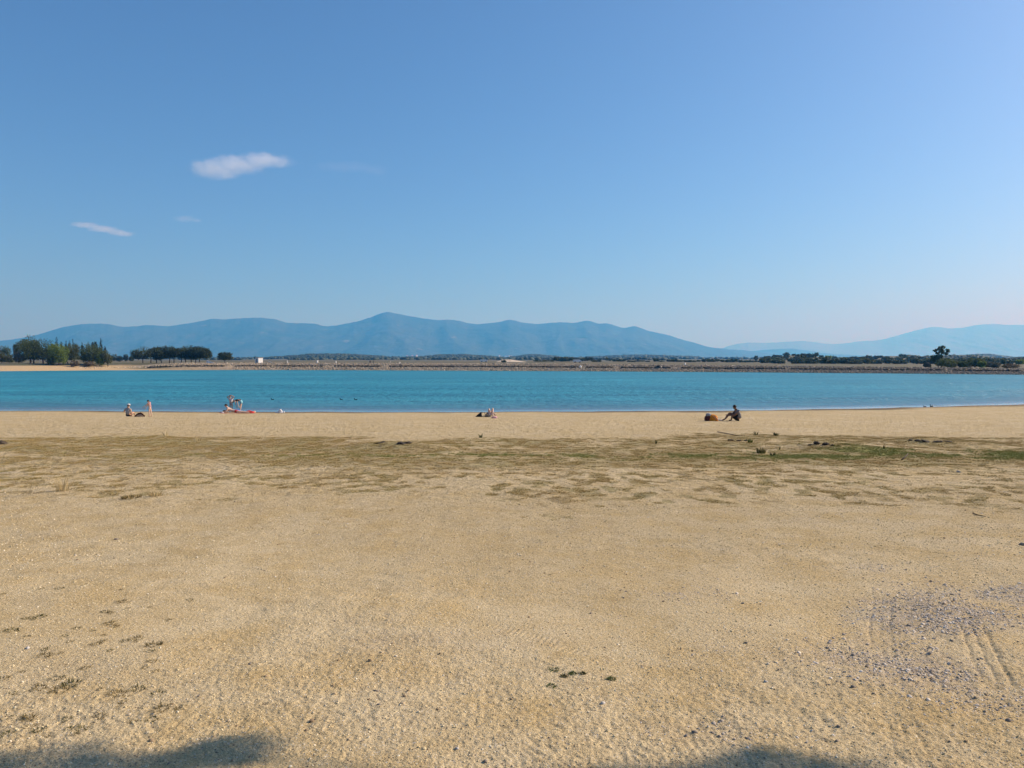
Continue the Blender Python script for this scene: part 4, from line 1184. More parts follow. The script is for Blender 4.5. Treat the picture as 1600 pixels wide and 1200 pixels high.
def person(label, loc, s, J, face, skin, wear, hair=True, hair_len=0.0, cap=None, sink=.012, girth=1.0):
    t = thing('person', label, 'person', (loc[0], loc[1], loc[2] - sink))
    J = {k: Vector(v) * s for k, v in J.items()}
    f = Vector(face).normalized()
    J['nose'] = J['head'].lerp(J['headtop'], .25) + f * .108 * s
    E = [('pelvis', 'waist'), ('waist', 'chest'), ('chest', 'neck'), ('neck', 'head'), ('head', 'headtop'), ('head', 'nose')]
    R_ = {}
    for q in 'LR':
        E += [('chest', 'sh' + q), ('sh' + q, 'el' + q), ('el' + q, 'wr' + q), ('wr' + q, 'ha' + q), ('pelvis', 'hip' + q), ('hip' + q, 'kn' + q), ('kn' + q, 'an' + q), ('an' + q, 'toe' + q)]
        d = (J['wr' + q] - J['el' + q]).normalized()
        J['ha' + q] = J['wr' + q] + d * .075 * s
        a = d.orthogonal().normalized(); b = d.cross(a)
        for k, (off, L) in enumerate([(-.030, .075), (-.010, .088), (.011, .083), (.031, .066)]):
            m, e = f'f{k}{q}a', f'f{k}{q}b'
            J[m] = J['ha' + q] + (d * (.025 + L * .4) + a * off * 1.1) * s; J[e] = J['ha' + q] + (d * (.02 + L) + a * off * 1.25 + b * .018) * s
            E += [('ha' + q, m), (m, e)]; R_[m] = .009; R_[e] = .007
        m, e = f't{q}a', f't{q}b'
        J[m] = J['wr' + q] + (d * .055 + a * -.050) * s; J[e] = J['wr' + q] + (d * .095 + a * -.066 + b * .02) * s
        E += [('wr' + q, m), (m, e)]; R_[m] = .011; R_[e] = .008
    rads = {k: (R_.get(k) or rad(k) * (girth if k[:3] in ('pel', 'wai', 'che', 'shR', 'shL', 'elR', 'elL', 'hip', 'knR', 'knL') else 1)) * s for k in J}
    skin_mesh('body', J, E, rads, 'pelvis', skin, t)
    for (nm, keys, mat, fac) in wear:
        P, Ed, rr = {}, [], {}
        if nm == 'shirt' or nm == 'swimsuit':
            P = {k: J[k] for k in ('pelvis', 'waist', 'chest')}
            P['collar'] = J['chest'].lerp(J['neck'], .55)
            Ed = [('pelvis', 'waist'), ('waist', 'chest'), ('chest', 'collar')]
            rr = {k: rads[k] * fac for k in ('pelvis', 'waist', 'chest')}; rr['collar'] = .075 * s
            if nm == 'shirt':
                for q in 'LR':
                    P['sh' + q] = J['sh' + q]; P['sl' + q] = J['sh' + q].lerp(J['el' + q], keys)
                    Ed += [('chest', 'sh' + q), ('sh' + q, 'sl' + q)]; rr['sh' + q] = rads['sh' + q] * fac * 1.05; rr['sl' + q] = rads['el' + q] * 1.45
            skin_mesh(nm, P, Ed, rr, 'chest', mat, t)
        else:
            P = {'pelvis': J['pelvis'], 'waist': J['pelvis'].lerp(J['waist'], .55)}
            Ed = [('waist', 'pelvis')]; rr = {'pelvis': rads['pelvis'] * fac, 'waist': rads['waist'] * 1.08}
            for q in 'LR':
                P['hip' + q] = J['hip' + q]; P['hem' + q] = J['hip' + q].lerp(J['kn' + q], keys)
                Ed += [('pelvis', 'hip' + q), ('hip' + q, 'hem' + q)]; rr['hip' + q] = rads['hip' + q] * fac; rr['hem' + q] = rads['kn' + q] * 1.30 * fac
            skin_mesh(nm, P, Ed, rr, 'pelvis', mat, t)
    hc = J['head'].lerp(J['headtop'], .55)
    upv = (J['headtop'] - J['head']).normalized()
    side = f.cross(upv).normalized()
    for sg in (-1, 1):
        bm = bmesh.new(); bmesh.ops.create_icosphere(bm, subdivisions=1, radius=.011 * s)
        me = bpy.data.meshes.new('eye'); bm.to_mesh(me); bm.free()
        e = obj('eye', me, HAIR, t); e.location = J['head'].lerp(J['headtop'], .35) + f * .083 * s + side * sg * .033 * s
        bm = bmesh.new(); bmesh.ops.create_icosphere(bm, subdivisions=1, radius=.026 * s)
        for v in bm.verts: v.co.y *= .5
        me = bpy.data.meshes.new('ear'); bm.to_mesh(me); bm.free()
        e = obj('ear', me, skin, t); e.location = J['head'].lerp(J['headtop'], .25) + side * sg * .088 * s
    if hair:
        dome(hc - f * .012 * s, .108 * s, HAIR, 'hair', t, (upv - f * .55).normalized(), -.30 - hair_len)
    if cap is not None:
        c = dome(hc + upv * .012 * s, .118 * s, cap, 'cap', t, upv, -.05)
        q = f.to_track_quat('X', 'Z')
        bm = bmesh.new(); bmesh.ops.create_circle(bm, cap_ends=True, segments=12, radius=.085 * s)
        bmesh.ops.solidify(bm, geom=bm.faces[:], thickness=.008)
        for v in bm.verts: v.co = hc + f * .13 * s + q @ Vector((v.co.x * .9, v.co.y * 1.0, v.co.z)) + upv * .012 * s
        me = bpy.data.meshes.new('brim'); bm.to_mesh(me); bm.free()
        obj('brim', me, cap, c)
    return t

# seated figure in the white cap
person('person in white cap, grey top and black shorts sitting on the sand', on_ground(200, 651), .88,
       dict(pelvis=(0, 0, .13), waist=(0, -.03, .30), chest=(.02, 0, .50), neck=(.03, .02, .64), head=(.035, .03, .73), headtop=(.04, .03, .84),
            shR=(.17, 0, .56), elR=(.26, -.04, .33), wrR=(.27, -.02, .10), shL=(-.16, 0, .56), elL=(-.30, .06, .36), wrL=(-.26, .28, .28),
            hipR=(.09, .04, .12), hipL=(-.09, .04, .12), knR=(.20, .40, .30), knL=(-.17, .36, .36), anR=(.15, .68, .06), anL=(-.10, .62, .07), toeR=(.17, .84, .06), toeL=(-.12, .78, .06)),
       (-.35, .9, -.1), SKIN, [('shirt', .45, GREY, 1.14), ('shorts', .6, BLACK, 1.20)], cap=WHITEC)
# child
person('child in a pink swimming costume standing and reaching down towards the brown bag', on_ground(234, 651.3), .615,
       dict(pelvis=(.03, 0, .93), waist=(.03, 0, 1.08), chest=(-.02, 0, 1.28), neck=(-.09, 0, 1.44), head=(-.13, 0, 1.52), headtop=(-.17, 0, 1.63),
            shR=(-.03, -.15, 1.35), elR=(-.28, -.20, 1.17), wrR=(-.48, -.20, 1.02), shL=(-.05, .15, 1.35), elL=(-.30, .18, 1.12), wrL=(-.46, .18, .90),
            hipR=(.02, -.085, .90), hipL=(.03, .085, .90), knR=(.00, -.09, .48), knL=(.09, .12, .48), anR=(.02, -.09, .08), anL=(.13, .13, .08), toeR=(-.12, -.10, .04), toeL=(0, .13, .04)),
       (-.9, -.25, -.35), SKIN_PALE, [('swimsuit', 0, PINK, 1.08), ('shorts', .18, PINK, 1.12)], hair_len=.35)
# group on the towels
person('person lying propped on the elbows on the red mat, bare back and red shorts', on_ground(357, 645.2), 1.0,
       dict(pelvis=(.48, 0, .13), waist=(.26, 0, .17), chest=(.02, 0, .28), neck=(-.10, 0, .40), head=(-.15, 0, .48), headtop=(-.20, 0, .58),
            shR=(0, -.17, .30), elR=(-.14, -.24, .05), wrR=(-.38, -.20, .05), shL=(0, .17, .30), elL=(-.14, .24, .05), wrL=(-.38, .20, .05),
            hipR=(.54, -.09, .12), hipL=(.54, .09, .12), knR=(.93, -.11, .09), knL=(.93, .10, .09), anR=(1.30, -.12, .06), anL=(1.30, .10, .06), toeR=(1.42, -.13, .06), toeL=(1.42, .11, .06)),
       (-.85, -.45, -.1), SKIN_PALE, [('shorts', .45, RED, 1.15)], hair_len=.2)
person('child in a white T-shirt with both arms raised and hands at the head', on_ground(361, 643.4), .72,
       dict(pelvis=(.02, 0, .93), waist=(.01, 0, 1.08), chest=(-.02, 0, 1.27), neck=(-.04, 0, 1.43), head=(-.05, -.02, 1.53), headtop=(-.06, -.02, 1.65),
            shR=(.14, 0, 1.36), elR=(.34, -.05, 1.55), wrR=(.14, -.08, 1.64), shL=(-.18, 0, 1.36), elL=(-.38, -.05, 1.52), wrL=(-.20, -.08, 1.62),
            hipR=(.10, 0, .90), hipL=(-.08, 0, .90), knR=(.12, -.02, .48), knL=(-.09, 0, .48), anR=(.13, 0, .08), anL=(-.10, 0, .08), toeR=(.16, -.14, .04), toeL=(-.12, -.14, .04)),
       (.1, -.95, .1), SKIN, [('shirt', .65, WHITEC, 1.42), ('shorts', .5, GREY, 1.25)], hair_len=.0, girth=1.12)
person('person in a black top and light blue shorts bending forward behind the child in white', on_ground(374.5, 643.2), .90,
       dict(pelvis=(.14, 0, .88), waist=(-.04, 0, .97), chest=(-.26, 0, .98), neck=(-.42, 0, .93), head=(-.50, 0, .88), headtop=(-.59, 0, .82),
            shR=(-.28, -.17, .96), elR=(-.27, -.21, .70), wrR=(-.18, -.20, .47), shL=(-.28, .17, .96), elL=(-.26, .21, .70), wrL=(-.16, .20, .46),
            hipR=(.15, -.09, .85), hipL=(.15, .09, .85), knR=(.10, -.10, .46), knL=(.06, .12, .46), anR=(.08, -.10, .08), anL=(0, .13, .08), toeR=(-.08, -.10, .04), toeL=(-.16, .13, .04)),
       (-.55, 0, -.8), SKIN_PALE, [('shirt', .4, BLACK, 1.16), ('shorts', .55, CYAN, 1.20)], hair_len=.2)
# lying with knees up
person('person lying on the back with both pale knees raised, lilac shorts', on_ground(766.5, 650), 1.0,
       dict(pelvis=(0, .28, .13), waist=(0, .46, .14), chest=(-.02, .68, .15), neck=(-.03, .86, .15), head=(-.03, .95, .16), headtop=(-.03, 1.08, .18),
            shR=(.17, .74, .13), elR=(.28, .48, .06), wrR=(.30, .22, .06), shL=(-.20, .74, .13), elL=(-.30, .48, .07), wrL=(-.24, .26, .16),
            hipR=(.09, .24, .13), hipL=(-.09, .24, .13), knR=(.13, .0, .50), knL=(-.10, .02, .47), anR=(.14, -.28, .07), anL=(-.07, -.24, .07), toeR=(.17, -.42, .05), toeL=(-.08, -.38, .05)),
       (0, -.3, .95), SKIN_PALE, [('shirt', .4, CHAR, 1.14), ('shorts', .35, LILAC, 1.15)], hair_len=.2)
# man in profile
person('man in a grey T-shirt sitting hunched on the sand facing the orange bag', on_ground(1153, 657.6), .90,
       dict(pelvis=(0, 0, .14), waist=(.05, 0, .31), chest=(-.03, 0, .53), neck=(-.13, 0, .67), head=(-.18, 0, .75), headtop=(-.22, 0, .86),
            shR=(-.04, -.18, .58), elR=(-.24, -.21, .34), wrR=(-.48, -.15, .32), shL=(-.06, .17, .58), elL=(-.28, .20, .36), wrL=(-.50, .14, .34),
            hipR=(-.03, -.10, .13), hipL=(-.03, .10, .13), knR=(-.34, -.15, .41), knL=(-.42, .13, .46), anR=(-.42, -.16, .07), anL=(-.70, .11, .10), toeR=(-.57, -.17, .05), toeL=(-.86, .11, .05)),
       (-.9, 0, -.35), SKIN_TAN, [('shirt', .55, MIDGREY, 1.20), ('shorts', .75, BLACK, 1.18)], hair_len=.1, girth=1.5)

# ------------------------------------------------------------------ bags, towels
def lump(sx, sy, sz, seed=0, zcut=0.0, rough=.06, sub=3, power=.75):
    bm = bmesh.new(); bmesh.ops.create_icosphere(bm, subdivisions=sub, radius=1)
    rng = np.random.default_rng(seed)
    for v in bm.verts:
        n = 1 + rough * math.sin(v.co.x * 5 + seed) * math.cos(v.co.y * 4 + v.co.z * 6 + seed * 2) + rng.normal() * rough * .15
        c = [math.copysign(abs(q) ** power, q) * n for q in v.co]
        v.co = Vector((c[0] * sx, c[1] * sy, max(c[2], zcut) * sz))
    me = bpy.data.meshes.new('lump'); bm.to_mesh(me); bm.free()
    me.polygons.foreach_set('use_smooth', np.ones(len(me.polygons), bool))
    return me

p = on_ground(1110.5, 657.4)
bag = thing('beach_bag', 'orange and dark maroon bag standing on the sand left of the hunched man', 'bag', (p.x, p.y, p.z - .01))
me = lump(.32, .20, .34, 3, 0, .05); obj('bag_body', me, MAROON, bag)
me = lump(.25, .22, .33, 5, 0, .05); o = obj('front_pocket', me, ORANGE, bag); o.location = (.10, -.04, 0)
me = lump(.12, .15, .10, 6, -1, .06); o = obj('bag_top', me, GREY, bag); o.location = (-.12, 0, .30)
for dx, nm in ((.10, 0), (.20, 1)):
    v, f = tube([(-.02 + dx * .6, -.21, .30), (.06 + dx * .8, -.235, .20), (.12 + dx * .9, -.235, .06)], [.018, .020, .018], 6)
    MB().add((v, f)).build('strap', PEACH, bag)
p = on_ground(1121.5, 656.5)
o = obj('paper_cup', lump(.045, .045, .10, 8, 0, .02, 2), WHITEC, label='small white cup on the sand between the orange bag and the man', cat='cup'); o.location = p
p = on_ground(1126, 657)
sh = thing('flip_flops', 'pair of dull grey shoes lying on the sand in front of the man', 'shoes', p, .3)
for dy in (-.06, .06):
    o = obj('shoe', lump(.13, .05, .05, 9, 0, .04, 2), GREY, sh); o.location = (dy * .4, dy, 0)

p = on_ground(218, 651.2)
bb = thing('beach_bag', 'dark brown slumped bag with pink lining beside the standing child', 'bag', (p.x, p.y, p.z - .01))
v, f = tube([(-.30, 0, .0), (-.22, .02, .10), (-.08, .03, .20), (.06, .03, .225), (.18, .02, .17), (.29, 0, .03)], [.035, .045, .05, .05, .045, .035], 8)
MB().add((v, f)).build('rim', BROWN, bb)
obj('bag_body', lump(.27, .14, .17, 12, 0, .05), BROWN, bb).location = (0, .12, 0)
obj('lining', lump(.21, .05, .15, 13, 0, .05), PEACH, bb).location = (0.02, .01, 0)

p = on_ground(367, 646)
o = thing('beach_mat', 'long red mat under the lying person and the towels', 'mat', (p.x, p.y + .35, p.z))
n1_, n2_ = 34, 10
X, Yg = np.meshgrid(np.linspace(-1.28, 1.35, n1_), np.linspace(-.5, .5, n2_))
Zm = .012 + .012 * np.abs(noise2(X * 3, Yg * 3, 4)) + (gz(p.x, p.y + .35) - p.z) + Yg * ((gz(p.x, p.y + .8) - gz(p.x, p.y - .1)) / .9)
obj('mat_cloth', mesh_np('mat_cloth', np.stack([X, Yg, Zm], -1).reshape(-1, 3), grid_faces(n2_, n1_)), RED, o)
p = on_ground(372, 645.2)
bg = thing('cool_bag', 'bright blue and white bag on the red mat below the bending person', 'bag', p)
obj('bag_body', lump(.17, .13, .16, 21, 0, .04), WHITEC, bg)
obj('lid', lump(.175, .135, .10, 22, 0, .04), BLUE, bg).location = (0, -.004, .13)
p = on_ground(390, 645.4)
obj('towel', lump(.33, .22, .17, 24, 0, .16), RED, label='crumpled red towel heaped at the right end of the mat', cat='towel').location = p
p = on_ground(380, 645.2)
obj('towel', lump(.17, .16, .14, 26, 0, .18), CHAR, label='crumpled dark grey towel left of the crumpled red one', cat='towel').location = p
p = on_ground(397.5, 645)
obj('towel', lump(.08, .09, .14, 27, 0, .12), PEACH, label='small pale pink cloth against the right side of the crumpled red towel', cat='towel').location = p
p = on_ground(347.5, 645.6)
obj('paper_bag', lump(.09, .07, .06, 28, 0, .1), WHITEC, label='small white packet at the left end of the red mat', cat='packet').location = (p.x, p.y, p.z + .02)
p = on_ground(350.5, 645)
obj('backpack', lump(.10, .10, .20, 29, 0, .08), BROWN, label='small dark brown backpack left of the lying person', cat='backpack').location = p

p = on_ground(437.5, 645.3)
wb = obj('white_bag', None, label='white crumpled beach bag with a pointed top, alone on the sand', cat='bag'); wb.location = p
me = lump(.22, .15, .27, 31, 0, .12)
for v in me.vertices:
    k = max(0, v.co.z) / .27
    v.co.x = v.co.x * (1 - .62 * k) + .04 * k; v.co.y *= 1 - .5 * k
obj('bag_body', me, WHITEC, wb)
obj('flap', lump(.17, .06, .07, 33, 0, .1), WHITEC, wb).location = (-.20, -.05, 0)
p = on_ground(443.5, 645.3)
obj('plastic_cup', lump(.065, .065, .14, 34, 0, .04, 2), WHITEC, label='small white pot beside the pointed white bag', cat='pot').location = p

p = on_ground(747.5, 651.5)
me = lump(.21, .14, .30, 41, 0, .03)
for v in me.vertices:
    k = max(0, v.co.z) / .30
    v.co.x = v.co.x * (1 - .75 * k) + .17 * k
wd = obj('backpack', None, label='black wedge-shaped bag left of the person with raised knees', cat='bag'); wd.location = p
obj('bag_body', me, BLACK, wd)
v, f = tube([(.16, -.05, .28), (.26, -.05, .285), (.38, -.05, .27), (.42, -.05, .12), (.43, -.05, .02)], [.014] * 5, 6)
MB().add((v, f)).build('strap', BLACK, wd)
v, f = tube([(.18, -.08, .03), (.30, -.09, .015), (.43, -.08, .02)], [.016] * 3, 6)
MB().add((v, f)).build('strap', MAROON, wd)
p = on_ground(762, 651.6)
obj('towel', lump(.19, .30, .13, 43, 0, .16), CHAR, label='dark crumpled towel under the left side of the person with raised knees', cat='towel').location = (p.x, p.y + .1, p.z)
p = on_ground(772.5, 653.2)
obj('towel', lump(.17, .22, .10, 44, 0, .14), PINK, label='pink towel trailing over the sand right of the person with raised knees', cat='towel').location = p

# ------------------------------------------------------------------ ducks on the water
DUCK = simple_mat('dark_feathers', (0.016, 0.020, 0.022), .7, .3, 20)
BEAK = simple_mat('beak', (0.10, 0.08, 0.05), .6, .1, 20)
def duck(px, py, s, label, rz=3.14):
    d = ray(px, py); k = -CAMZ / d.z
    t = thing('duck', label, 'duck', (d.x * k, d.y * k, 0), rz, 'ducks on the water near the shore')
    me = lump(.26 * s, .12 * s, .12 * s, 51, -.4, .03)
    for v in me.vertices:
        if v.co.x < 0: v.co.z += .10 * s * (v.co.x / (.26 * s)) ** 2
    obj('body', me, DUCK, t)
    v, f = tube([(.15 * s, 0, .05 * s), (.22 * s, 0, .15 * s), (.23 * s, 0, .24 * s)], [.055 * s, .04 * s, .04 * s], 8)
    b = MB().add((v, f)).build('neck', DUCK, t)
    o = obj('head', lump(.075 * s, .055 * s, .06 * s, 52, -1, .02, 2, .95), DUCK, t); o.location = (.245 * s, 0, .26 * s)
    v, f = tube([(.30 * s, 0, .255 * s), (.37 * s, 0, .24 * s)], [.022 * s, .012 * s], 6)
    MB().add((v, f)).build('beak', BEAK, t)
duck(426, 624.6, .52, 'dark duck swimming alone above the white bag')
duck(533.5, 624.6, .50, 'left one of the two dark ducks swimming together')
duck(556, 624.8, .58, 'right one of the two dark ducks swimming together', 3.3)
duck(1445, 635.8, .42, 'small dark duck at the right water edge, left one of a close pair', 2.8)
duck(1455.5, 635.4, .62, 'larger dark duck at the right water edge, right one of a close pair', 3.6)

# ------------------------------------------------------------------ debris, stones, twigs
CHARRED = simple_mat('dark_wood', (0.060, 0.047, 0.034), .9, .4, 9, .01)
STONE_D = simple_mat('dark_stone', (0.23, 0.195, 0.155), .85, .25, 30, .003)
STONE_P = simple_mat('pale_stone', (0.46, 0.43, 0.39), .85, .15, 30, .003)
STONE_T = simple_mat('tan_stone', (0.34, 0.24, 0.14), .9, .2, 30, .003)

def top_z(x, y):
    return gz(x, y)
def heap(label, bits, mat=CHARRED, name='debris_heap', cat='debris'):
    c = on_ground(*bits[0][:2])
    t = thing(name, label, cat, c)
    for i, (px, py, sx, sz) in enumerate(bits):
        p = on_ground(px, py)
        o = obj('lump', lump(sx, sx * .7, sz, 60 + i + int(px), -.4, .30, 3, .9), mat, t)
        o.location = (p.x - c.x, p.y - c.y, p.z - c.z + sz * .25); o.rotation_euler = (0, RNG.uniform(-.3, .3), RNG.uniform(0, 3))
    return t
heap('dark lumps of driftwood on a low sandy mound left of centre', [(630, 693.5, .15, .035), (638, 692.5, .12, .04), (622, 694, .06, .025)])
heap('thin dark scrap on the sand left of the driftwood lumps', [(593, 692.5, .13, .022), (598, 691.3, .09, .02)])
heap('black lumps on a sandy mound right of centre, before the green grass', [(1276, 694, .10, .06), (1290, 695, .08, .05), (1266, 696, .06, .03), (1301, 696, .05, .025)])
heap('long dark lumps standing in for the shaded side of the sandy mound near the right edge', [(1434, 689, .11, .035), (1447, 690.5, .13, .035), (1464, 690.5, .15, .025), (1480, 690, .13, .02), (1423, 688, .08, .025)])  # dark lumps put where the mound only shows its shaded side
heap('black scrubby lump cut by the left edge of the photo', [(1, 694, .13, .08), (8, 693.5, .07, .04)])
heap('small row of dark crumbs on the sand right of centre, above the green strip', [(1142, 688.5, .10, .035), (1155, 689, .08, .03), (1165, 689, .06, .03)])

def stick(label, pts, r, mat, cat='twig', name='twig'):
    P = [on_ground(a, b) + Vector((0, 0, c)) for a, b, c in pts]
    t = obj(name, None, label=label, cat=cat); t.location = P[0]
    MB().add(tube([p - P[0] for p in P], [r] * (len(P) - 1) + [r * .5], 6)).build('stem', mat, t)
DRY = simple_mat('dry_stalk', (0.55, 0.43, 0.24), .9, .15, 8)
stick('dark branch lying slantwise on the sand right of centre', [(1121, 675.5, .02), (1138, 679, .03), (1150, 681.5, .03), (1162, 681.5, .02)], .013, CHARRED, 'branch', 'branch')
stick('dark pointed piece of wood sticking up from the bright green grass', [(1409, 719.5, .02), (1414, 717.5, .05), (1419, 715, .10)], .018, CHARRED, 'stick', 'stick')
stick('pale straw lying on bare sand in the middle distance', [(857, 899.5, .006), (868, 896.5, .010), (880, 893.5, .006)], .0035, DRY, 'straw', 'straw')
stick('thin dark twig on the bare sand below the turf, right of centre', [(1520, 803, .01), (1528, 806.5, .015), (1540, 808, .01)], .006, CHARRED)

def stone(px, py, wpx, mat, label, group=None, seed=0, hz_=.62):
    p = on_ground(px, py); p.z = float(surface(np.array([p.x]), np.array([p.y]))[0]); w = .85 * wpx / F * math.hypot(p.x, p.y) / 2
    V, Fc = scatter_mesh(np.array([[0, 0, 0.]]), np.array([[1, .75, hz_]]) * w, np.random.default_rng(300 + seed + int(px)), 1, .20)
    o = obj('stone', mesh_np('stone', V, Fc, False), mat, label=label, cat='stone', group=group); o.location = (p.x, p.y, p.z + w * .06); o.rotation_euler = (RNG.uniform(-.3, .3), RNG.uniform(-.3, .3), RNG.uniform(0, 6))
stone(941, 1100, 11, STONE_P, 'pale angular stone alone on the sand below the green weed patches')
stone(1498, 737.5, 9, STONE_P, 'white stone on the sand at the lower edge of the green grass, far right')
stone(1597, 852, 14, STONE_D, 'dark stone cut by the right edge of the photo')
stone(43, 1016, 10, STONE_P, 'whitish stone on the sand at the far left of the foreground')
stone(588, 1079, 11, STONE_D, 'bluish dark stone on bare sand left of centre')
stone(592, 1104, 10, STONE_D, 'small dark stone just below the bluish one')
stone(758, 1190, 11, STONE_D, 'dark round stone near the bottom edge, centre')
stone(714, 1172, 9, STONE_P, 'small grey pale stone near the bottom edge left of the dark round one')
stone(1128, 1049, 7, STONE_P, 'small white pebble right of the green weed patches', None, 2)
stone(1333, 1077, 10, STONE_D, 'dark stone in the sand left of the tyre track', None, 3)
stone(1575, 1127, 13, STONE_D, 'largest grey stone at the right edge, lower foreground')
stone(1086, 1144, 13, STONE_D, 'dark stone on the sand just above the right-hand shadow')
stone(1166, 1004, 10, STONE_D, 'dark stone on plain sand right of centre, left of the grey gravel')
stone(1197, 1065, 9, STONE_P, 'greyish pebble on the sand between weed patches and tyre track')
stone(1310, 1138, 9, STONE_D, 'dark stone just left of the lower tyre track')
stone(390, 1041, 8, STONE_D, 'little dark stone in the left foreground beside a dry tuft')
stone(182, 843, 8, STONE_D, 'dark pebble on the bare strip below the turf, left')
g3 = 'small dark stones scattered on the foreground sand'
rs = np.random.default_rng(19)
for i in range(46):
    px, py = rs.uniform(250, 1590), rs.uniform(930, 1195)
    stone(px, py, rs.uniform(4, 7), [STONE_D, STONE_T, STONE_D][i % 3], 'small dark stone, one of many strewn over the foreground sand', g3, i)

# ------------------------------------------------------------------ plants on the beach
def blades(n, h, spread, lean, rng, w=.006, curl=.3):
    V, Fc = [], []
    for i in range(n):
        a = rng.uniform(0, 6.28); r = spread * math.sqrt(rng.uniform(0, 1)); x, y = r * math.cos(a), r * math.sin(a)
        b = a + rng.uniform(-.8, .8); L = h * rng.uniform(.5, 1.1); ln = lean * rng.uniform(.3, 1.2)
        dx, dy = math.cos(b) * ln, math.sin(b) * ln; ww = w * rng.uniform(.7, 1.3); c = rng.uniform(0, 3.14); ex, ey = math.cos(c) * ww, math.sin(c) * ww
        o = len(V)
        m = (x + dx * L * .45, y + dy * L * .45, L * .6); tip = (x + dx * L * (1 + curl), y + dy * L * (1 + curl), L * (1 - .25 * ln))
        V += [(x - ex, y - ey, -.01), (x + ex, y + ey, -.01), (m[0] + ex * .7, m[1] + ey * .7, m[2]), (m[0] - ex * .7, m[1] - ey * .7, m[2]), tip]
        Fc += [(o, o + 1, o + 2, o + 3), (o + 3, o + 2, o + 4)]
    return V, Fc
def grass_mat(name, a, b): return foliage_mat(name, a, b, 3.0, .25)
G_DRY = grass_mat('dry_grass', (0.130, 0.100, 0.038), (0.260, 0.200, 0.085))
G_OLIVE = grass_mat('olive_grass', (0.070, 0.070, 0.024), (0.150, 0.135, 0.050))
G_GREEN = grass_mat('green_grass', (0.060, 0.085, 0.020), (0.130, 0.155, 0.042))
G_PALE = grass_mat('straw_grass', (0.42, 0.32, 0.15), (0.62, 0.49, 0.26))
G_DARK = grass_mat('dark_weed', (0.030, 0.042, 0.016), (0.075, 0.090, 0.034))
prng = np.random.default_rng(41)

def plant(px, py, wpx, hpx, n, mat, label, cat='weed', name='weed', lean=.5, group=None, me=None, w=.006):
    p = on_ground(px, py); p.z = float(surface(np.array([p.x]), np.array([p.y]))[0]); m = math.hypot(p.x, p.y) / F
    if me is None:
        V, Fc = blades(n, hpx * m * .95, wpx * m * .28, lean, prng, w)
        me = bpy.data.meshes.new('leaves'); me.from_pydata(V, [], Fc); me.materials.append(mat)
    t = obj(name, None, label=label, cat=cat, group=group); t.location = p
    obj('leaves', me, None, t)
    return t
plant(1189, 708, 22, 11, 50, G_OLIVE, 'dark thistly weed, the tallest in the green strip right of centre', w=.012, lean=.6)
plant(1207, 712, 12, 7, 26, G_DARK, 'low dark weed beside the tallest thistly one', w=.012)
plant(1172, 692, 12, 8, 30, G_GREEN, 'green tuft on the sand above the thistly weed', w=.010)
plant(1181, 680, 14, 8, 22, G_DARK, 'forked dark weed on the upper sand right of centre', w=.012, lean=.9)
plant(1212, 681, 12, 7, 26, G_DARK, 'small dark weed on the upper sand right of the forked one', w=.012, lean=.8)
plant(1218, 703, 3, 6, 6, G_DARK, 'thin upright dark weed right of the thistly one', w=.010, lean=.1)
plant(751, 684, 8, 8, 26, G_GREEN, 'yellow-green tuft on the upper edge of the turf at the centre', w=.010)
plant(1381, 702, 4, 7, 8, G_DARK, 'thin upright weed at the left end of the bright green grass', w=.010, lean=.15)
plant(98, 768, 26, 22, 46, G_PALE, 'pale straw-coloured weed with upright stalks in the left turf', w=.0045, lean=.35)
plant(1025, 694, 5, 9, 10, G_OLIVE, 'slim olive weed in the turf right of centre', w=.008, lean=.25)
plant(258, 681, 12, 8, 20, G_PALE, 'pale straw tuft on the upper sand left of centre', w=.008)
plant(310, 690, 10, 7, 20, G_PALE, 'pale straw tuft right of its twin on the upper sand', w=.008)
plant(205, 777, 44, 5, 110, G_DRY, 'dark olive mat of weed at the lower edge of the left turf', w=.006, lean=1.2)
plant(243, 775, 26, 11, 60, G_PALE, 'bleached grass tuft on the small sand hump at the left', w=.005, lean=1.0)
for px, py, w, lab in [(866, 1046, 26, 'green weed rosette, upper one of the patch right of centre'), (861, 1071, 22, 'green weed rosette, lowest of the patch right of centre'),
                       (895, 1052, 16, 'small weed rosette in the middle of the patch'), (911, 1053, 12, 'small brownish weed rosette at the right of the patch'), (881, 1056, 12, 'tiny weed rosette between the larger two'),
                       (956, 1061, 20, 'dull green weed rosette on its own right of the patch')]:
    plant(px, py, w, 3.2, 70, G_OLIVE if w < 16 else G_GREEN, lab, lean=2.2, w=.0030)
tuft_meshes = []
for i in range(5):
    V, Fc = blades(42, .020, .030, 1.9, prng, .0022)
    me = bpy.data.meshes.new('leaves'); me.from_pydata(V, [], Fc); me.materials.append([G_OLIVE, G_DRY, G_DRY, G_OLIVE, G_DRY][i]); tuft_meshes.append(me)
gt = 'sparse dry grass tufts in the left foreground'
rs = np.random.default_rng(23)
big = [(62, 964), (150, 1010), (70, 1027), (245, 1086), (185, 1085), (215, 1079), (158, 1119), (45, 1122), (125, 1140), (252, 1110), (10, 1148), (190, 940), (240, 1010), (110, 1070), (60, 1075), (20, 985), (170, 975), (215, 1000), (90, 1060), (95, 1079)]
for i in range(70):
    px, py = big[i] if i < len(big) else (rs.uniform(0, 300) * rs.uniform(.5, 1.1), rs.uniform(915, 1150))
    s = rs.uniform(.8, 1.3) if i < len(big) else rs.uniform(.4, .8)
    t = plant(px, py, 0, 0, 0, None, 'little dry grass tuft on the sand, one of many in the left foreground', 'grass tuft', 'grass_tuft', group=gt, me=tuft_meshes[i % 5])
    t.scale = (s * 1.25, s, s * .8); t.rotation_euler = (0, 0, rs.uniform(0, 6.28))

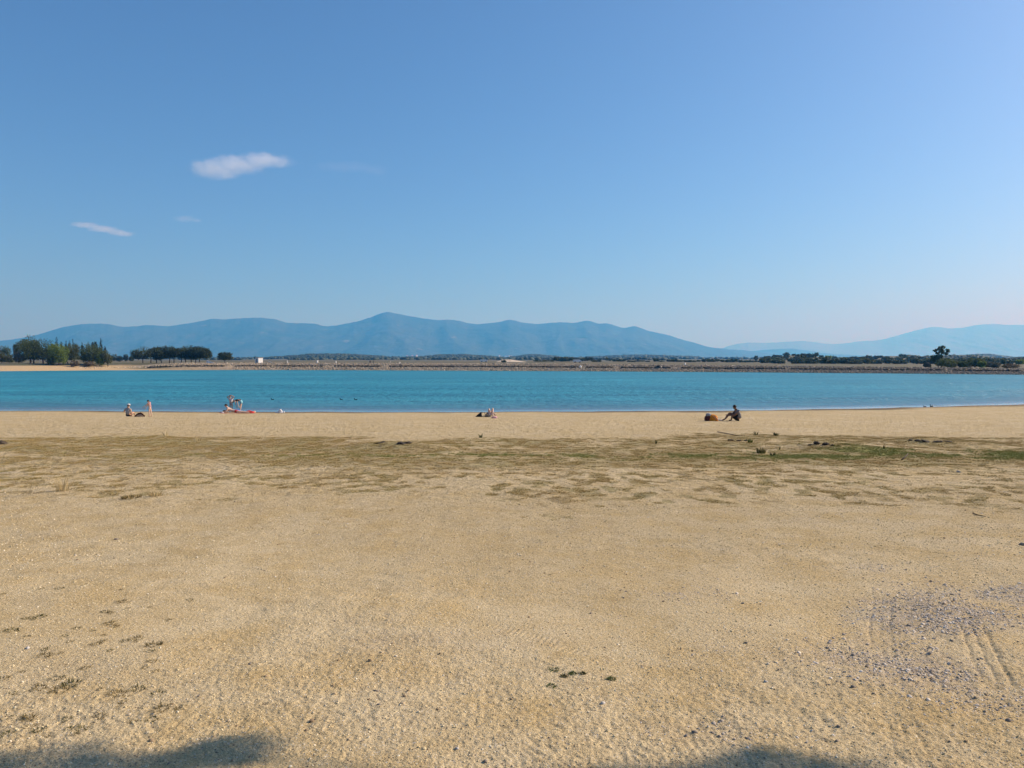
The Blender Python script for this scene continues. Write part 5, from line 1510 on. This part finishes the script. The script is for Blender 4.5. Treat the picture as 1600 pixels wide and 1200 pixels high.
# ------------------------------------------------------------------ scatter: turf, pebbles, gravel, clods
def gn_scatter(name, P, S, Rt, tint, build, mat, label):
    me = bpy.data.meshes.new(name)
    me.vertices.add(len(P)); me.vertices.foreach_set('co', np.asarray(P, np.float32).ravel())
    for k, v in (('s', S), ('r', Rt)):
        a = me.attributes.new(k, 'FLOAT_VECTOR', 'POINT'); a.data.foreach_set('vector', np.asarray(v, np.float32).ravel())
    a = me.attributes.new('tint', 'FLOAT', 'POINT'); a.data.foreach_set('value', np.asarray(tint, np.float32))
    me.materials.append(mat)
    o = bpy.data.objects.new(name, me); C.objects.link(o); o['kind'] = 'stuff'; o['label'] = label
    g = bpy.data.node_groups.new(name, 'GeometryNodeTree')
    g.interface.new_socket('Geometry', in_out='INPUT', socket_type='NodeSocketGeometry')
    g.interface.new_socket('Geometry', in_out='OUTPUT', socket_type='NodeSocketGeometry')
    N, L = g.nodes, g.links
    gi, go = N.new('NodeGroupInput'), N.new('NodeGroupOutput')
    ip = N.new('GeometryNodeInstanceOnPoints')
    L.new(gi.outputs[0], ip.inputs['Points'])
    def na(k):
        x = N.new('GeometryNodeInputNamedAttribute'); x.data_type = 'FLOAT_VECTOR'; x.inputs['Name'].default_value = k; return x.outputs['Attribute']
    L.new(na('s'), ip.inputs['Scale'])
    er = N.new('FunctionNodeEulerToRotation'); L.new(na('r'), er.inputs[0]); L.new(er.outputs[0], ip.inputs['Rotation'])
    sm = N.new('GeometryNodeSetMaterial'); sm.inputs['Material'].default_value = mat
    L.new(build(N, L), sm.inputs['Geometry']); L.new(sm.outputs[0], ip.inputs['Instance'])
    L.new(ip.outputs[0], go.inputs[0])
    o.modifiers.new('scatter', 'NODES').node_group = g
    return o

def tuft_geo(nb, lean, seed, w=.05):
    def build(N, L):
        rng = np.random.default_rng(seed)
        j = N.new('GeometryNodeJoinGeometry')
        for i in range(nb):
            c = N.new('GeometryNodeMeshCone'); c.fill_type = 'NONE'
            c.inputs['Vertices'].default_value = 3; c.inputs['Radius Top'].default_value = .004; c.inputs['Radius Bottom'].default_value = w * rng.uniform(.7, 1.2); c.inputs['Depth'].default_value = rng.uniform(.6, 1.1)
            tr = N.new('GeometryNodeTransform'); a = rng.uniform(0, 6.28); r = .62 * math.sqrt(rng.uniform(0, 1))
            tr.inputs['Translation'].default_value = (math.cos(a) * r, math.sin(a) * r, -.05)
            b = a + rng.uniform(-.7, .7); l = lean * rng.uniform(.5, 1.2)
            tr.inputs['Rotation'].default_value = (0, l, b)
            L.new(c.outputs['Mesh'], tr.inputs['Geometry']); L.new(tr.outputs[0], j.inputs[0])
        return j.outputs[0]
    return build

def rock_geo(seed, amt=.22, sub=2):
    def build(N, L):
        s = N.new('GeometryNodeMeshIcoSphere'); s.inputs['Radius'].default_value = 1; s.inputs['Subdivisions'].default_value = sub
        sp = N.new('GeometryNodeSetPosition'); nz = N.new('ShaderNodeTexNoise'); nz.inputs['Scale'].default_value = 1.1; nz.noise_dimensions = '4D'; nz.inputs['W'].default_value = seed
        vm = N.new('ShaderNodeVectorMath'); vm.operation = 'SUBTRACT'; vm.inputs[1].default_value = (.5, .5, .5)
        vs = N.new('ShaderNodeVectorMath'); vs.operation = 'SCALE'; vs.inputs['Scale'].default_value = amt * 5
        L.new(nz.outputs['Color'], vm.inputs[0]); L.new(vm.outputs[0], vs.inputs[0]); L.new(vs.outputs[0], sp.inputs['Offset'])
        L.new(s.outputs['Mesh'], sp.inputs['Geometry'])
        return sp.outputs[0]
    return build

def tint_mat(name, cols, rough=.9, trans=0.0, spec=.2):
    t = NT(name, rough); t.b.inputs['Specular IOR Level'].default_value = spec
    f = t.attr('tint', 'INSTANCER')
    r = t.new('ShaderNodeValToRGB'); e = r.color_ramp.elements
    for i, c in enumerate(cols):
        pos = i / (len(cols) - 1)
        el = e[i] if i < 2 else e.new(pos)
        el.position = pos; el.color = (*c, 1)
    if len(cols) > 2:
        r.color_ramp.elements[0].position = 0
    t.l.new(f, r.inputs[0]); t.color(r.outputs[0])
    if trans:
        tr = t.new('ShaderNodeBsdfTranslucent'); t.l.new(r.outputs[0], tr.inputs['Color'])
        ms = t.new('ShaderNodeMixShader'); ms.inputs[0].default_value = trans
        t.l.new(t.b.outputs[0], ms.inputs[1]); t.l.new(tr.outputs[0], ms.inputs[2]); t.l.new(ms.outputs[0], t.n['Material Output'].inputs['Surface'])
    return t.m

def fan(n, y0, y1, rng, half=.72):
    y = np.sqrt(rng.uniform(y0 * y0, y1 * y1, n)); x = rng.uniform(-half, half, n) * y + rng.uniform(-.3, .3, n)
    return x, y

srng = np.random.default_rng(101)
# low dry turf
x, y = fan(330000, 9.3, 29.5, srng)
td = turf_density(x, y) * sstep(-.35, .30, fbm(x * 2.3, y * 2.3, 2, 140))
td = sstep(.30, .62, td + .5 * noise2(x * 7, y * 7, 143))
keep = srng.random(len(x)) < td * .42
x, y = x[keep], y[keep]; n = len(x)
sz = srng.uniform(.018, .042, n) * (0.8 + .4 * turf_density(x, y))
gd = green_density(x, y)
tint = np.clip(.42 * srng.random(n) + .10 + .18 * fbm(x * .5, y * .5, 2, 150) + .50 * gd, 0, 1)
gn_scatter('turf', np.stack([x, y, surface(x, y)], 1), np.stack([sz * 1.5, sz * 1.5, sz * .95], 1), np.stack([0 * x, 0 * x, srng.uniform(0, 6.28, n)], 1), tint,
           tuft_geo(11, 1.0, 5), tint_mat('turf_blades', [(0.58, 0.410, 0.185), (0.50, 0.375, 0.155), (0.43, 0.360, 0.130), (0.34, 0.360, 0.110)], .9, .2), 'low dry turf growing in a band across the beach')
# greener strip
x, y = fan(120000, 17, 28, srng)
keep = srng.random(len(x)) < sstep(.25, .65, green_density(x, y) + .4 * noise2(x * 5, y * 5, 144)) * .6
x, y = x[keep], y[keep]; n = len(x); sz = srng.uniform(.03, .065, n)
gn_scatter('green_grass', np.stack([x, y, surface(x, y)], 1), np.stack([sz, sz, sz], 1), np.stack([0 * x, 0 * x, srng.uniform(0, 6.28, n)], 1), srng.random(n),
           tuft_geo(12, .7, 6), tint_mat('green_blades', [(0.44, 0.380, 0.140), (0.33, 0.350, 0.105), (0.26, 0.320, 0.090)], .85, .25), 'green grass growing in a strip across the right of the turf')
# clods and grains of the sand itself
x, y = fan(300000, 2.9, 14, srng)
nn = fbm(x * .9, y * .9, 3, 160)
keep = srng.random(len(x)) < (.70 + .30 * sstep(-.6, .6, nn)) * .80 * np.clip(4.2 / y, .05, 1) ** 1.3
x, y = x[keep], y[keep]; n = len(x)
sz = np.exp(srng.normal(math.log(.0027), .40, n)).clip(.0012, .008) * np.clip(y / 5, 1, 1.6)
gn_scatter('sand_clods', np.stack([x, y, surface(x, y)], 1), np.stack([sz * 1.3, sz, sz * .8], 1), srng.uniform(0, 6.28, (n, 3)) * np.array([.1, .1, 1]), srng.random(n),
           rock_geo(1.3, .22, 1), tint_mat('sand_clod', [(0.48, 0.37, 0.20), (0.58, 0.465, 0.255), (0.64, 0.53, 0.31), (0.80, 0.71, 0.53)]), 'small clods of sand strewn over the beach')
# pebbles
x, y = fan(9000, 2.9, 12, srng)
keep = srng.random(len(x)) < sstep(-.2, .7, fbm(x * .5 + .03 * x, y * .5, 3, 170) + .12 * x / y) * np.clip(4 / y, .1, 1)
x, y = x[keep], y[keep]; n = len(x)
sz = np.exp(srng.normal(math.log(.0044), .42, n)).clip(.002, .012)
gn_scatter('pebbles', np.stack([x, y, surface(x, y) + .0005], 1), np.stack([sz * 1.3, sz, sz * .75], 1), srng.uniform(0, 6.28, (n, 3)) * np.array([.1, .1, 1]), srng.random(n),
           rock_geo(4.1), tint_mat('pebble', [(0.20, 0.145, 0.090), (0.34, 0.25, 0.15), (0.48, 0.38, 0.24), (0.70, 0.62, 0.48)]), 'small pebbles scattered over the sand')
# crushed grey stone on the right
xs_ = srng.uniform(.6, 6.5, 330000); ys_ = srng.uniform(2.9, 7.4, 330000)
g = gravel_density(xs_, ys_)
keep = srng.random(len(xs_)) < g * (.25 + .75 * sstep(-.4, .4, fbm(xs_ * 3.2, ys_ * 3.2, 2, 180))) * .62
x, y = xs_[keep], ys_[keep]; n = len(x)
sz = np.exp(srng.normal(math.log(.0037), .45, n)).clip(.0018, .013)
gn_scatter('gravel', np.stack([x, y, surface(x, y) - .0005], 1), np.stack([sz * 1.35, sz, sz * .70], 1), srng.uniform(0, 6.28, (n, 3)) * np.array([.12, .12, 1]), srng.random(n),
           rock_geo(7.7, .26), tint_mat('gravel_stone', [(0.25, 0.21, 0.165), (0.40, 0.34, 0.27), (0.56, 0.48, 0.38), (0.78, 0.70, 0.58)]), 'grey crushed stone showing through the sand at the right')
print('scatter counts', [ (o.name, len(o.data.vertices)) for o in SC.objects if o.modifiers])
hz = haze_material()
haze = obj('haze', box_mesh('haze', (-46000, -3000, -4.2), (46000, 74000, 1600)), hz, kind='stuff')
